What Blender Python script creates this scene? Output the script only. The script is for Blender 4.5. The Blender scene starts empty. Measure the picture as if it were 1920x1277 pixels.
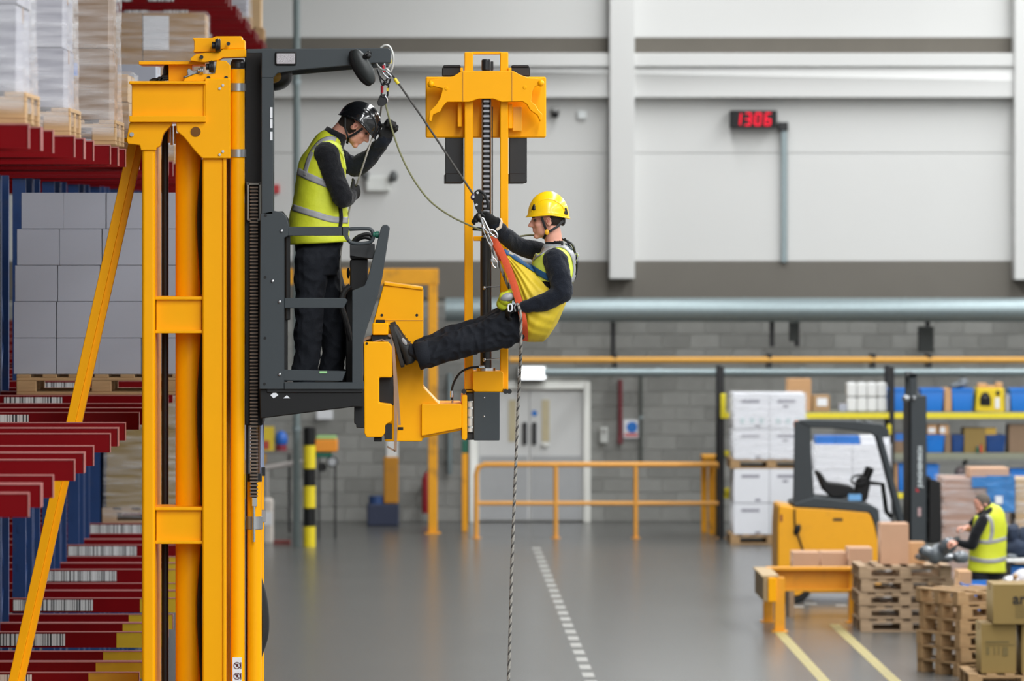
import bpy, bmesh, math, random
import numpy as np
from mathutils import Vector, Matrix, noise
from mathutils.bvhtree import BVHTree
random.seed(7)
SC = bpy.context.scene
COL = SC.collection
# ---------------------------------------------------------------- camera, light, exposure
F = 10667.0; CX, CY, H = 754.0, 414.0, 4.7      # focal length in pixels (200 mm lens), vanishing point, eye height
cam = bpy.data.cameras.new('camera'); camo = bpy.data.objects.new('camera', cam); COL.objects.link(camo)
cam.sensor_width = 36.0; cam.lens = 200.0; cam.clip_start = 1; cam.clip_end = 300
cam.shift_x = (960 - CX) / 1920; cam.shift_y = -(638.5 - CY) / 1920
camo.location = (0, 0, H); camo.rotation_euler = (math.pi / 2, 0, 0)
cam.dof.use_dof = True; cam.dof.focus_distance = 35.6; cam.dof.aperture_fstop = 4.0
SC.camera = camo
SC.view_settings.view_transform = 'Standard'; SC.view_settings.look = 'None'
SC.view_settings.gamma = 1.0; SC.view_settings.use_curve_mapping = False
SC.view_settings.exposure = 0.28
world = bpy.data.worlds.new('world'); SC.world = world; world.use_nodes = True
world.node_tree.nodes['Background'].inputs[0].default_value = (0.8, 0.9, 1, 1)
world.node_tree.nodes['Background'].inputs[1].default_value = 0.3
ROOFLIGHTS = [(2.4, 13, 34, 1.3, 3000), (9, 13, 34, 1.3, 3000), (16, 13, 34, 1.3, 2200),
              (4, 60, 54, 1.3, 2800), (10.5, 60, 54, 1.3, 3500), (17.5, 60, 54, 1.3, 2800)]
for (x, y, ly, lx, e) in ROOFLIGHTS:            # rows of high-bay lamps under the roof
    l = bpy.data.lights.new('roof_light', 'AREA'); l.shape = 'RECTANGLE'; l.size = lx; l.size_y = ly
    l.energy = e; l.color = (0.97, 0.99, 1.0)
    lo = bpy.data.objects.new('roof_light', l); COL.objects.link(lo); lo.location = (x, y, 11.6)

# ---------------------------------------------------------------- helpers
def PX(px, Y): return (px - CX) * Y / F
def PZ(py, Y): return H - (py - CY) * Y / F
def P(px, py, Y): return Vector((PX(px, Y), Y, PZ(py, Y)))
def S(Y): return F / Y                          # pixels per metre at depth Y
ORG = {}
def s2l(c):
    c /= 255.0
    return c / 12.92 if c <= .04045 else ((c + .055) / 1.055) ** 2.4
def rgb(r, g, b): return (s2l(r), s2l(g), s2l(b), 1)
def mat(name, col, rough=.5, metal=0, var=.06, scale=8, bump=0, bscale=60, spec=.5, sheen=0, coat=0, stretch=None, dirt=0, dcol=(.05, .045, .04, 1), dscale=4):
    m = bpy.data.materials.new(name); m.use_nodes = True
    nt = m.node_tree; N = nt.nodes; L = nt.links; b = N['Principled BSDF']
    b.inputs['Roughness'].default_value = rough; b.inputs['Metallic'].default_value = metal
    b.inputs['Specular IOR Level'].default_value = spec
    if sheen: b.inputs['Sheen Weight'].default_value = sheen
    if coat: b.inputs['Coat Weight'].default_value = coat; b.inputs['Coat Roughness'].default_value = .08
    tc = N.new('ShaderNodeTexCoord'); src = tc.outputs['Object']
    if stretch:
        mp = N.new('ShaderNodeMapping'); mp.inputs['Scale'].default_value = stretch
        L.new(src, mp.inputs[0]); src = mp.outputs[0]
    nz = N.new('ShaderNodeTexNoise'); nz.inputs['Scale'].default_value = scale; nz.inputs['Detail'].default_value = 3
    L.new(src, nz.inputs['Vector'])
    mx = N.new('ShaderNodeMix'); mx.data_type = 'RGBA'
    c = col
    mx.inputs[6].default_value = (c[0] * (1 - var), c[1] * (1 - var), c[2] * (1 - var), 1)
    mx.inputs[7].default_value = (min(1, c[0] * (1 + var)), min(1, c[1] * (1 + var)), min(1, c[2] * (1 + var)), 1)
    L.new(nz.outputs['Fac'], mx.inputs[0]); out = mx.outputs[2]
    if dirt:
        n3 = N.new('ShaderNodeTexNoise'); n3.inputs['Scale'].default_value = dscale; n3.inputs['Detail'].default_value = 6
        L.new(src, n3.inputs['Vector'])
        rp = N.new('ShaderNodeValToRGB'); rp.color_ramp.elements[0].position = .55; rp.color_ramp.elements[1].position = .75
        rp.color_ramp.elements[0].color = (0, 0, 0, 1); rp.color_ramp.elements[1].color = (dirt, dirt, dirt, 1)
        L.new(n3.outputs['Fac'], rp.inputs[0])
        m2 = N.new('ShaderNodeMix'); m2.data_type = 'RGBA'; L.new(rp.outputs[0], m2.inputs[0])
        L.new(out, m2.inputs[6]); m2.inputs[7].default_value = dcol; out = m2.outputs[2]
    L.new(out, b.inputs['Base Color'])
    if bump:
        n2 = N.new('ShaderNodeTexNoise'); n2.inputs['Scale'].default_value = bscale; n2.inputs['Detail'].default_value = 4
        L.new(src, n2.inputs['Vector'])
        bp = N.new('ShaderNodeBump'); bp.inputs['Strength'].default_value = bump; bp.inputs['Distance'].default_value = .01
        L.new(n2.outputs['Fac'], bp.inputs['Height']); L.new(bp.outputs[0], b.inputs['Normal'])
    return m
def emit(name, col, k):
    m = bpy.data.materials.new(name); m.use_nodes = True
    b = m.node_tree.nodes['Principled BSDF']; b.inputs['Base Color'].default_value = col
    b.inputs['Emission Color'].default_value = col; b.inputs['Emission Strength'].default_value = k
    return m
def film_mat(name, tint, lo, hi, sc=(3, 3, 40)):
    m = bpy.data.materials.new(name); m.use_nodes = True
    nt = m.node_tree; N = nt.nodes; L = nt.links; b = N['Principled BSDF']
    b.inputs['Base Color'].default_value = tint; b.inputs['Roughness'].default_value = .13
    tc = N.new('ShaderNodeTexCoord'); mp = N.new('ShaderNodeMapping'); mp.inputs['Scale'].default_value = sc
    mp.inputs['Rotation'].default_value = (.2, .25, 0)
    nz = N.new('ShaderNodeTexNoise'); nz.inputs['Scale'].default_value = 1; nz.inputs['Detail'].default_value = 5
    L.new(tc.outputs['Object'], mp.inputs[0]); L.new(mp.outputs[0], nz.inputs['Vector'])
    rp = N.new('ShaderNodeMapRange'); rp.inputs[1].default_value = .35; rp.inputs[2].default_value = .72
    rp.inputs[3].default_value = lo; rp.inputs[4].default_value = hi
    L.new(nz.outputs['Fac'], rp.inputs[0]); L.new(rp.outputs[0], b.inputs['Alpha'])
    bp = N.new('ShaderNodeBump'); bp.inputs['Strength'].default_value = .9; bp.inputs['Distance'].default_value = .02
    L.new(nz.outputs['Fac'], bp.inputs['Height']); L.new(bp.outputs[0], b.inputs['Normal'])
    return m
def stripes_mat(name, ca, cb, scale, axis=0):       # printed bars (barcode like)
    m = bpy.data.materials.new(name); m.use_nodes = True
    nt = m.node_tree; N = nt.nodes; L = nt.links; b = N['Principled BSDF']; b.inputs['Roughness'].default_value = .5
    tc = N.new('ShaderNodeTexCoord'); mp = N.new('ShaderNodeMapping')
    sv = [.01, .01, .01]; sv[axis] = scale; mp.inputs['Scale'].default_value = sv
    nz = N.new('ShaderNodeTexNoise'); nz.inputs['Scale'].default_value = 1; nz.inputs['Detail'].default_value = 4
    L.new(tc.outputs['Object'], mp.inputs[0]); L.new(mp.outputs[0], nz.inputs['Vector'])
    rp = N.new('ShaderNodeValToRGB'); e = rp.color_ramp.elements; e[0].position = .46; e[1].position = .5
    e[0].color = ca; e[1].color = cb
    L.new(nz.outputs['Fac'], rp.inputs[0]); L.new(rp.outputs[0], b.inputs['Base Color'])
    return m
def tag(o, label, cat=None, group=None):
    o['label'] = label
    if cat: o['category'] = cat
    if group: o['group'] = group
    return o
def thing(name, label, cat, loc=(0, 0, 0), group=None):
    o = bpy.data.objects.new(name, None); COL.objects.link(o); o.location = loc; o.empty_display_size = .1
    ORG[o.name] = Vector(loc); return tag(o, label, cat, group)
class MB:
    def __init__(s): s.v = []; s.f = []; s.m = []; s.mi = 0
    def add(s, vs, fs):
        b = len(s.v); s.v += [tuple(v) for v in vs]
        for f in fs: s.f.append([b + i for i in f]); s.m.append(s.mi)
        return s
    def box(s, x0, x1, y0, y1, z0, z1, M=None):
        vs = [Vector((x, y, z)) for z in (z0, z1) for y in (y0, y1) for x in (x0, x1)]
        if M: vs = [M @ v for v in vs]
        return s.add(vs, [(0, 2, 3, 1), (4, 5, 7, 6), (0, 1, 5, 4), (2, 6, 7, 3), (0, 4, 6, 2), (1, 3, 7, 5)])
    def pbox(s, px0, px1, py0, py1, Y0, d):
        return s.box(PX(px0, Y0), PX(px1, Y0), Y0, Y0 + d, PZ(py1, Y0), PZ(py0, Y0))
    def prism(s, pts, Y0, d, px=True):
        q = [(PX(x, Y0), PZ(y, Y0)) if px else (x, y) for x, y in pts]; n = len(q)
        vs = [(x, Y0, z) for x, z in q] + [(x, Y0 + d, z) for x, z in q]
        return s.add(vs, [list(range(n)), list(range(2 * n - 1, n - 1, -1))] + [[i, i + n, (i + 1) % n + n, (i + 1) % n] for i in range(n)])
    def tube(s, pts, r, n=8, closed=False, caps=True, up=None):
        pts = [Vector(p) for p in pts]; k = len(pts)
        R = r if isinstance(r, (list, tuple)) else [r] * k
        b = len(s.v); prev = None
        for i, p in enumerate(pts):
            t = (pts[(i + 1) % k] - pts[i - 1]) if closed else (pts[min(i + 1, k - 1)] - pts[max(i - 1, 0)])
            if t.length < 1e-9: t = Vector((0, 0, 1))
            t.normalize()
            if prev is None:
                a = Vector((0, 1, 0)) if abs(t.y) < .9 else Vector((1, 0, 0))
            else: a = prev
            u = (a - t * a.dot(t)).normalized(); prev = u; w = t.cross(u)
            rr = R[i]; ra, rb = rr if isinstance(rr, tuple) else (rr, rr)   # (along u, along w)
            for j in range(n):
                g = 2 * math.pi * j / n
                s.v.append(tuple(p + u * (math.cos(g) * ra) + w * (math.sin(g) * rb)))
        for i in range(k if closed else k - 1):
            i2 = (i + 1) % k
            for j in range(n):
                s.f.append([b + i * n + j, b + i * n + (j + 1) % n, b + i2 * n + (j + 1) % n, b + i2 * n + j]); s.m.append(s.mi)
        if caps and not closed:
            s.f.append([b + j for j in range(n)][::-1]); s.m.append(s.mi)
            s.f.append([b + (k - 1) * n + j for j in range(n)]); s.m.append(s.mi)
        return s
    def cyl(s, a, b, r, n=16, r2=None): return s.tube([a, b], [r, r if r2 is None else r2], n)
    def ptube(s, pts, Y, r, n=8, closed=False): return s.tube([P(x, y, Y) for x, y in pts], r, n, closed)
    def ell(s, c, rad, M=None, nu=16, nv=10):
        c = Vector(c); vs = []; M = M or Matrix.Identity(3)
        for i in range(nv + 1):
            th = math.pi * i / nv
            for j in range(nu):
                ph = 2 * math.pi * j / nu
                vs.append(c + M @ Vector((rad[0] * math.sin(th) * math.cos(ph), rad[1] * math.sin(th) * math.sin(ph), rad[2] * math.cos(th))))
        return s.add(vs, [[i * nu + j, i * nu + (j + 1) % nu, (i + 1) * nu + (j + 1) % nu, (i + 1) * nu + j] for i in range(nv) for j in range(nu)])
    def build(s, name, mats, parent=None, loc=(0, 0, 0), bevel=0, seg=1, ang=35, fn=None, solid=0):
        org = ORG[parent.name] if parent else Vector(loc)
        me = bpy.data.meshes.new(name)
        me.from_pydata([(a - org.x, b - org.y, c - org.z) for a, b, c in s.v], [], s.f)
        ms = mats if isinstance(mats, (list, tuple)) else [mats]
        for m in ms: me.materials.append(m)
        if len(ms) > 1: me.polygons.foreach_set('material_index', s.m)
        bm = bmesh.new(); bm.from_mesh(me)
        bmesh.ops.remove_doubles(bm, verts=bm.verts, dist=1e-6)
        bmesh.ops.recalc_face_normals(bm, faces=bm.faces)
        if bevel:
            es = [e for e in bm.edges if len(e.link_faces) == 2 and e.calc_face_angle(0) > .5]
            bmesh.ops.bevel(bm, geom=es, offset=bevel, segments=seg, affect='EDGES', clamp_overlap=True, profile=.5)
        if fn: fn(bm)
        bm.to_mesh(me); bm.free()
        me.polygons.foreach_set('use_smooth', [True] * len(me.polygons))
        me.set_sharp_from_angle(angle=math.radians(ang))
        o = bpy.data.objects.new(name, me); COL.objects.link(o)
        if parent: o.parent = parent
        else: o.location = org
        ORG[o.name] = org
        if bevel and seg > 1:
            wn = o.modifiers.new('normals', 'WEIGHTED_NORMAL'); wn.weight = 100; wn.keep_sharp = True
        if solid:
            md = o.modifiers.new('thickness', 'SOLIDIFY'); md.thickness = solid; md.offset = -1
        return o
def split_islands(o):                              # one object per loose piece
    bm = bmesh.new(); bm.from_mesh(o.data); seen = set(); groups = []
    for f in bm.faces:
        if f.index in seen: continue
        st = [f]; seen.add(f.index); g = []
        while st:
            q = st.pop(); g.append(q.index)
            for e in q.edges:
                for r in e.link_faces:
                    if r.index not in seen: seen.add(r.index); st.append(r)
        groups.append(set(g))
    bm.free()
    if len(groups) < 2: return
    src = o.data
    for i, g in enumerate(groups):
        me = src.copy(); b2 = bmesh.new(); b2.from_mesh(me); b2.faces.ensure_lookup_table()
        bmesh.ops.delete(b2, geom=[f for f in b2.faces if f.index not in g], context='FACES'); b2.to_mesh(me); b2.free()
        if i == 0: o.data = me
        else:
            c = o.copy(); c.data = me; COL.objects.link(c); ORG[c.name] = ORG[o.name]
def structure(o): o['kind'] = 'structure'; return o
def stuff(o): o['kind'] = 'stuff'; return o
def copy_tree(o, parent=None):
    c = o.copy(); COL.objects.link(c)
    if parent: c.parent = parent
    for ch in list(o.children): copy_tree(ch, c)
    return c
def pbx(parent, name, m, x0, x1, y0, y1, Y0, d, bevel=.004, seg=1):
    return MB().pbox(x0, x1, y0, y1, Y0, d).build(name, m, parent, bevel=bevel, seg=seg)
def ppr(parent, name, m, pts, Y0, d, bevel=.004, seg=1):
    return MB().prism(pts, Y0, d).build(name, m, parent, bevel=bevel, seg=seg)
def bez(pts, n=8):                                # smooth curve through pixel or 3d points
    pts = [Vector(p) for p in pts]; out = []
    for i in range(len(pts) - 1):
        p0 = pts[max(i - 1, 0)]; p1 = pts[i]; p2 = pts[i + 1]; p3 = pts[min(i + 2, len(pts) - 1)]
        for k in range(n):
            t = k / n
            out.append(.5 * ((2 * p1) + (p2 - p0) * t + (2 * p0 - 5 * p1 + 4 * p2 - p3) * t * t + (3 * p1 - p0 - 3 * p2 + p3) * t ** 3))
    return out + [pts[-1]]
def text_mesh(txt, size, depth=.002, bold=0):
    cu = bpy.data.curves.new('lettering', 'FONT'); cu.body = txt; cu.size = size; cu.extrude = depth
    cu.align_x = 'CENTER'; cu.align_y = 'CENTER'; cu.offset = bold
    o = bpy.data.objects.new('lettering', cu); COL.objects.link(o)
    dg = bpy.context.evaluated_depsgraph_get(); dg.update()
    me = bpy.data.meshes.new_from_object(o.evaluated_get(dg)); bpy.data.objects.remove(o); bpy.data.curves.remove(cu)
    return me
def letter(name, txt, size, m, parent, pos, rot=(math.pi / 2, 0, 0), bold=0, sx=1):
    me = text_mesh(txt, size, bold=bold); me.materials.clear(); me.materials.append(m)
    o = bpy.data.objects.new(name, me); COL.objects.link(o); o.parent = parent
    o.location = Vector(pos) - ORG[parent.name]; o.rotation_euler = rot; o.scale = (sx, 1, 1)
    ORG[o.name] = ORG[parent.name]; return o
# ---------------------------------------------------------------- materials
YEL = mat('yellow_paint', rgb(252, 174, 0), .42, var=.02, bump=.05, bscale=300, spec=.18)
YEL2 = mat('barrier_yellow', rgb(238, 165, 20), .5, var=.08, dirt=.5)
SLATE = mat('slate_paint', rgb(50, 57, 61), .55, var=.06, bump=.1, bscale=400)
BLK = mat('black_paint', rgb(17, 17, 18), .5, var=.1, spec=.35)
BLKM = mat('black_metal', rgb(29, 29, 31), .4, metal=.2, var=.1)
RUB = mat('black_rubber', rgb(22, 22, 22), .7, var=.1, bump=.2)
CHROME = mat('bright_steel', rgb(200, 202, 205), .25, metal=1, var=.05)
STEEL = mat('grey_steel', rgb(160, 162, 165), .4, metal=.8, var=.08)
GALV = mat('galvanised', rgb(140, 153, 156), .42, metal=.55, var=.12, scale=20)
RED = mat('rack_red', rgb(108, 2, 9), .42, var=.12, scale=5, spec=.1)
LIP = mat('pale_red_edge', rgb(160, 96, 92), .45, var=.15, scale=30)  # paler red along the beams' top and end edges
RYEL = mat('rack_yellow', rgb(190, 156, 12), .5, var=.1, dirt=.4)
BLUE = mat('rack_blue', rgb(6, 50, 102), .45, var=.1, dirt=.3, dscale=9)
CARD = mat('cardboard', rgb(172, 138, 98), .75, var=.07, scale=5, bump=.08, bscale=25)
CARD2 = mat('cardboard_pale', rgb(196, 152, 108), .75, var=.07, scale=5)
CARD3 = mat('cardboard_olive', rgb(138, 114, 62), .75, var=.07, scale=5)
TAPE = mat('brown_tape', rgb(150, 112, 70), .3, var=.05)
WCARD_SHADED = mat('white_carton', rgb(166, 169, 180), .6, var=.03, scale=4)  # white darkened towards grey, the racks' shade put into the colour
WHITE = mat('white_paint', rgb(222, 222, 220), .5, var=.03)
PAPER = mat('paper', rgb(228, 230, 234), .6, var=.03)
PRINT = mat('grey_print', rgb(140, 138, 150), .6, var=.3, scale=60)
WOOD = mat('pallet_wood', rgb(170, 137, 97), .8, var=.25, scale=6, stretch=(1, 8, 8), bump=.2)
WOOD2 = mat('pallet_wood_grey', rgb(170, 144, 116), .85, var=.3, scale=6, stretch=(1, 8, 8), bump=.2)
BIN = mat('blue_bin', rgb(10, 112, 200), .42, var=.05)
NAVY = mat('navy_bin', rgb(16, 62, 122), .5, var=.05)
BLUELID = mat('blue_print', rgb(40, 110, 190), .5, var=.1)
FILM = film_mat('stretch_film', (.9, .9, .92, 1), .03, .4, (2.2, 2.2, 20))
BFILM = film_mat('blue_film', (.05, .25, .62, 1), .55, .95, (6, 6, 10))
TARP = mat('grey_film', rgb(100, 106, 112), .25, var=.25, scale=9, bump=.6, bscale=8)
BARC = stripes_mat('barcode_print', rgb(40, 40, 44), rgb(205, 205, 205), 60)
SKIN = mat('skin', rgb(222, 160, 138), .5, var=.08, scale=22)
HAIR = mat('dark_hair', rgb(46, 36, 30), .8, var=.3, scale=200, bump=.4, bscale=300)
HAIRG = mat('grey_hair', rgb(92, 82, 74), .8, var=.3, scale=200)
FLEECE = mat('black_fleece', rgb(21, 22, 26), .95, var=.2, scale=40, bump=.5, bscale=130, sheen=.15, spec=.2)
NAVYF = mat('navy_fleece', rgb(24, 28, 37), .95, var=.2, scale=30, bump=.5, bscale=130, sheen=.15, spec=.2)
TROU = mat('dark_trousers', rgb(27, 30, 37), .85, var=.2, scale=20, bump=.3, bscale=200, spec=.3)
GLOVE = mat('black_glove', rgb(20, 20, 21), .8, var=.15, scale=80, bump=.4, bscale=200)
SHOE = mat('black_shoe', rgb(24, 24, 24), .6, var=.1, bump=.2)
SOLE = mat('shoe_sole', rgb(40, 38, 36), .8, var=.1)
VEST = mat('hi_vis', rgb(208, 216, 46), .6, var=.06, scale=12, bump=.2, bscale=40)
VESTP = mat('hi_vis_pale', rgb(222, 236, 92), .6, var=.06, scale=12, bump=.2, bscale=40)
REFL = mat('reflective_grey', rgb(158, 158, 160), .4, var=.08, scale=40)
HELM_B = mat('black_helmet', rgb(22, 24, 27), .16, var=.2, scale=30, coat=.6)
HELM_Y = mat('yellow_helmet', rgb(255, 206, 12), .28, var=.02, coat=.3)
SLING = mat('yellow_sling', rgb(226, 196, 46), .6, var=.08, scale=10, dirt=.35, dcol=rgb(110, 92, 30), dscale=7)
ORANGE = mat('orange_web', rgb(206, 78, 38), .7, var=.1, scale=60, bump=.2, bscale=200)
BLUEW = mat('blue_web', rgb(24, 78, 122), .7, var=.1, scale=60)
ROPE = mat('grey_rope', rgb(150, 146, 138), .8, var=.2, scale=90)
ROPED = mat('dark_rope', rgb(74, 72, 70), .8, var=.2, scale=90)
ROPEG = mat('olive_rope', rgb(126, 126, 92), .8, var=.2, scale=90)
STRAP = mat('brown_strap', rgb(150, 122, 100), .6, var=.15, scale=30)
REDK = mat('red_metal', rgb(178, 26, 44), .35, metal=.3)
YTAG = mat('yellow_tag', rgb(232, 206, 40), .5)
GREENP = mat('green_plastic', rgb(20, 96, 76), .4)
AMBER = mat('amber_lens', rgb(240, 120, 20), .3)
LENS = mat('lamp_lens', rgb(176, 172, 176), .2, var=.1, scale=60, bump=.5, bscale=200)
# ---------------------------------------------------------------- the setting
WY = 88.9
FLOORM = mat('floor_concrete', rgb(92, 92, 90), .25, var=.1, scale=.7, bump=.03, bscale=4, dirt=.35, dcol=rgb(82, 82, 82), dscale=.9, spec=.55)
CLAD = mat('wall_cladding', rgb(206, 206, 204), .55, var=.02, scale=.6)
DARKB = mat('dark_band', rgb(102, 97, 89), .8, var=.08, scale=3)
DADO = mat('concrete_band', rgb(108, 104, 97), .85, var=.06, scale=2)
MORT = mat('mortar', rgb(166, 166, 161), .9, var=.05)
BLOCKS = [mat('block_grey', rgb(140 + d, 140 + d, 136 + d), .9, var=.12, scale=6, bump=.3, bscale=40) for d in (-8, 0, 7)]
CEIL = mat('roof_sheet', rgb(190, 190, 190), .7, var=.03)
def room(name, m, *b): return structure(MB().box(*b).build(name, m, loc=((b[0] + b[1]) / 2, (b[2] + b[3]) / 2, b[4])))
RX0, RX1 = -14.0, 24.0
room('floor', FLOORM, RX0, RX1, -5, WY + .3, -.3, 0)
room('ceiling', CEIL, RX0, RX1, -5, WY + .3, 12, 12.2)
room('wall_left', CLAD, RX0 - .3, RX0, -5, WY + .3, 0, 12)
room('wall_right', CLAD, RX1, RX1 + .3, -5, WY + .3, 0, 12)
room('wall_front', CLAD, RX0, RX1, -5.3, -5, 0, 12)
wb = room('wall_back', MORT, RX0, RX1, WY, WY + .3, 0, 12)
ZB = PZ(490, WY)                                 # foot of the cladding
cols = [PX(1143, 88.4), PX(1190, 88.4)]
edges = [RX0, -5.8, (cols[0] + cols[1]) / 2, PX(1927, WY), 16.2, RX1]
zs = [(ZB, PZ(287, WY)), (PZ(287, WY), PZ(183, WY)), (PZ(71, WY), 8.9), (8.9, 10.4), (10.4, 12)]
for i in range(5):
    for z0, z1 in zs:
        MB().box(edges[i] + .004, edges[i + 1] - .004, WY - .06, WY, z0 + .004, z1 - .004).build('cladding_panel', CLAD, wb, bevel=.004)
    MB().box(edges[i], edges[i + 1], WY - .05, WY, PZ(100, WY), PZ(70, WY)).build('dark_strip', DARKB, wb)
    MB().box(edges[i], edges[i + 1], WY - .08, WY, PZ(560, WY), ZB).build('concrete_band', DADO, wb, bevel=.01)
def rail_beam(name, y0, y1, Y0):                 # horizontal steel cladding rail
    m = MB(); m.box(RX0, RX1, Y0, WY - .06, PZ(y1, Y0), PZ(y0, Y0)); m.box(RX0, RX1, Y0 - .05, Y0, PZ(y0 + 25, Y0), PZ(y0, Y0))
    return structure(m.build(name, CLAD, loc=(0, Y0, PZ(y1, Y0)), bevel=.01))
rail_beam('trim_1', 100, 183, 88.55)
for i, (a, b, yb) in enumerate(((1143, 1190, 523), (1903, 1952, 525))):
    m = MB(); m.box(PX(a, 88.4), PX(b, 88.4), 88.4, WY, PZ(yb, 88.4), 12)
    structure(m.build('trim_%d' % (i + 2), CLAD, loc=(PX((a + b) / 2, 88.4), 88.4, PZ(yb, 88.4)), bevel=.012))
# block courses
bw, bh = .45, .225; zt = PZ(560, WY) - .01
bmesh_cache = []
for mm in BLOCKS:
    o = MB().box(.005, bw - .005, -.012, .02, .005, bh - .005).build('block', mm, wb, bevel=.004)
    bmesh_cache.append(o)
used = set(); rest = [MB(), MB(), MB()]; cnt = 0
nrow = int(zt / bh)
for r in range(nrow):
    for c in range(-30, 50):
        x = c * bw + (bw / 2 if r % 2 else 0); k = random.randrange(3)
        if -2.4 < x < 5.05 and cnt < 296:
            o = bmesh_cache[k]
            if k in used: o = o.copy(); COL.objects.link(o)
            used.add(k); o.location = Vector((x, WY - .005, r * bh)); cnt += 1
        elif RX0 < x < RX1 - bw: rest[k].box(x + .005, x + bw - .005, WY - .017, WY + .01, r * bh + .005, (r + 1) * bh - .005)
for k in range(3): stuff(rest[k].build('blockwork', BLOCKS[k], wb))
# door
dr = structure(thing('door_1', 'white double door with tall vision panels in the grey block wall', 'door', (PX(992, 88.7), 88.7, 0)))
del dr['label']; del dr['category']
DY = 88.72
FR = mat('door_frame_white', rgb(232, 232, 226), .5, var=.02); DW = mat('door_white', rgb(214, 215, 214), .5, var=.02)
KICK = mat('kick_plate', rgb(170, 172, 174), .4, metal=.3, var=.05); GLZ = mat('vision_glass', rgb(196, 184, 150), .15, var=.2, scale=6)
zf = PZ(716, DY)
m = MB(); m.box(PX(880, DY), PX(896, DY), DY - .04, WY - .04, 0, zf); m.box(PX(1094, DY), PX(1107, DY), DY - .04, WY - .04, 0, zf); m.box(PX(896, DY), PX(1094, DY), DY - .04, WY - .04, PZ(730, DY), zf)
m.build('door_frame', FR, dr, bevel=.008)
for (a, b, hx) in ((897, 992.5, 984), (993.5, 1093, 1002)):
    lf = MB().box(PX(a, DY), PX(b, DY), DY + .03, DY + .09, .02, PZ(732, DY)).build('door_leaf', DW, dr, bevel=.005)
    MB().box(PX(a + 3, DY), PX(b - 3, DY), DY + .02, DY + .035, .04, PZ(855, DY)).build('kick_plate', KICK, lf)
    vx = 961 if a < 950 else 1023
    MB().box(PX(vx - 7, DY), PX(vx + 7, DY), DY + .015, DY + .035, PZ(828, DY), PZ(750, DY)).build('vision_panel', GLZ, lf)
    MB().box(PX(hx - 4, DY), PX(hx + 4, DY), DY - .02, DY + .03, PZ(834, DY), PZ(792, DY)).build('pull_handle', BLKM, lf, bevel=.01)
MB().cyl((PX(1002, DY), DY + .02, PZ(775, DY)), (PX(1002, DY), DY + .035, PZ(775, DY)), .045, 16).build('door_sign', BIN, dr)
MB().ell(P(1022, 834, DY - .02), (.07, .03, .04)).build('door_handle', FR, dr)
# ---------------------------------------------------------------- pallet racking on the left
RX = -1.688; LV = [1.80, 3.47, 5.14, 6.9, 8.7]; BHT = .112  # topmost level is unseen, added with its loads to shade the racks
ROWY = [25.76 + 3.6 * k for k in range(13)]
def rack_proto():
    r = thing('pallet_rack', '', 'rack', (RX, 0, 0))
    pts = [-.0, .875, .955, 1.80]
    bm_ = {}
    def beam(lv):
        m = MB(); z1 = LV[lv]; z0 = z1 - BHT; x0 = RX - 4.6
        m.mi = 0
        xe = RX - .32 if lv == 0 else RX
        m.box(x0, xe - .007, -.022, .028, z0, z1 - .006)
        m.mi = 1
        m.box(x0, RX, -.025, .028, z1 - .006, z1)
        if lv == 0: m.mi = 2; m.box(RX - .327, RX - .006, -.022, .028, z0, z1 - .006)
        m.mi = 1; m.box(RX - .004, RX, -.025, .028, z0, z1 - .006)
        return m.build('beam', [RED, LIP, RYEL], r)
    def post(x):
        m = MB(); m.box(x - .05, x + .05, -.04, -.032, 0, 10.4); m.box(x - .05, x - .042, -.032, .04, 0, 8.6); m.box(x + .042, x + .05, -.032, .04, 0, 10.4)
        m.box(x - .05, x - .02, .034, .042, 0, 8.6); m.box(x + .02, x + .05, .034, .042, 0, 8.6)
        for k in range(34): m.box(x - .012, x + .012, -.043, -.04, .2 + k * .3, .26 + k * .3)
        return m.build('post', BLUE, r)
    for lv in range(5):
        b = beam(lv)
        for i, y in enumerate(pts):
            o = b if i == 0 else b.copy()
            if i: COL.objects.link(o)
            o.location.y = y
            if i in (0, 2):
                for (a, c) in {0: [(-1.3, -.69)], 1: [(-1.12, -.71)], 2: [], 3: [(-1.15, -.9), (-.75, -.5)], 4: []}[lv]:
                    l = MB().box(RX + a, RX + c, -.032, -.025, LV[lv] - .098, LV[lv] - .015).build('barcode_label', BARC, r)
                    l.parent = o
    for x in (RX - 1.26, RX - 4.0):
        p = post(x)
        for i, y in enumerate((.05, .83, 1.0, 1.76)):
            o = p if i == 0 else p.copy()
            if i: COL.objects.link(o)
            o.location.y = y
    m = MB()
    for x in (RX - 1.26, RX - 4.0):
        for k in range(9):
            for y in (.05, 1.0):
                z = .3 + k * .9; a, b = (y, y + .78) if k % 2 else (y + .78, y)
                m.tube([(x, a, z), (x, b, z + .85)], .015, 5)
    stuff(m.build('frame_bracing', BLUE, r))
    return r
ords = ['first', 'second', 'third', 'fourth', 'fifth', 'sixth', 'seventh', 'eighth', 'ninth', 'tenth', 'eleventh', 'twelfth', 'thirteenth']
rk = rack_proto()
for k, y in enumerate(ROWY):
    o = rk if k == 0 else copy_tree(rk)
    o.location = (RX, y, 0)
    tag(o, 'red and blue steel pallet rack, %s row from the camera' % ords[k], 'rack', 'pallet rack rows')
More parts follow.
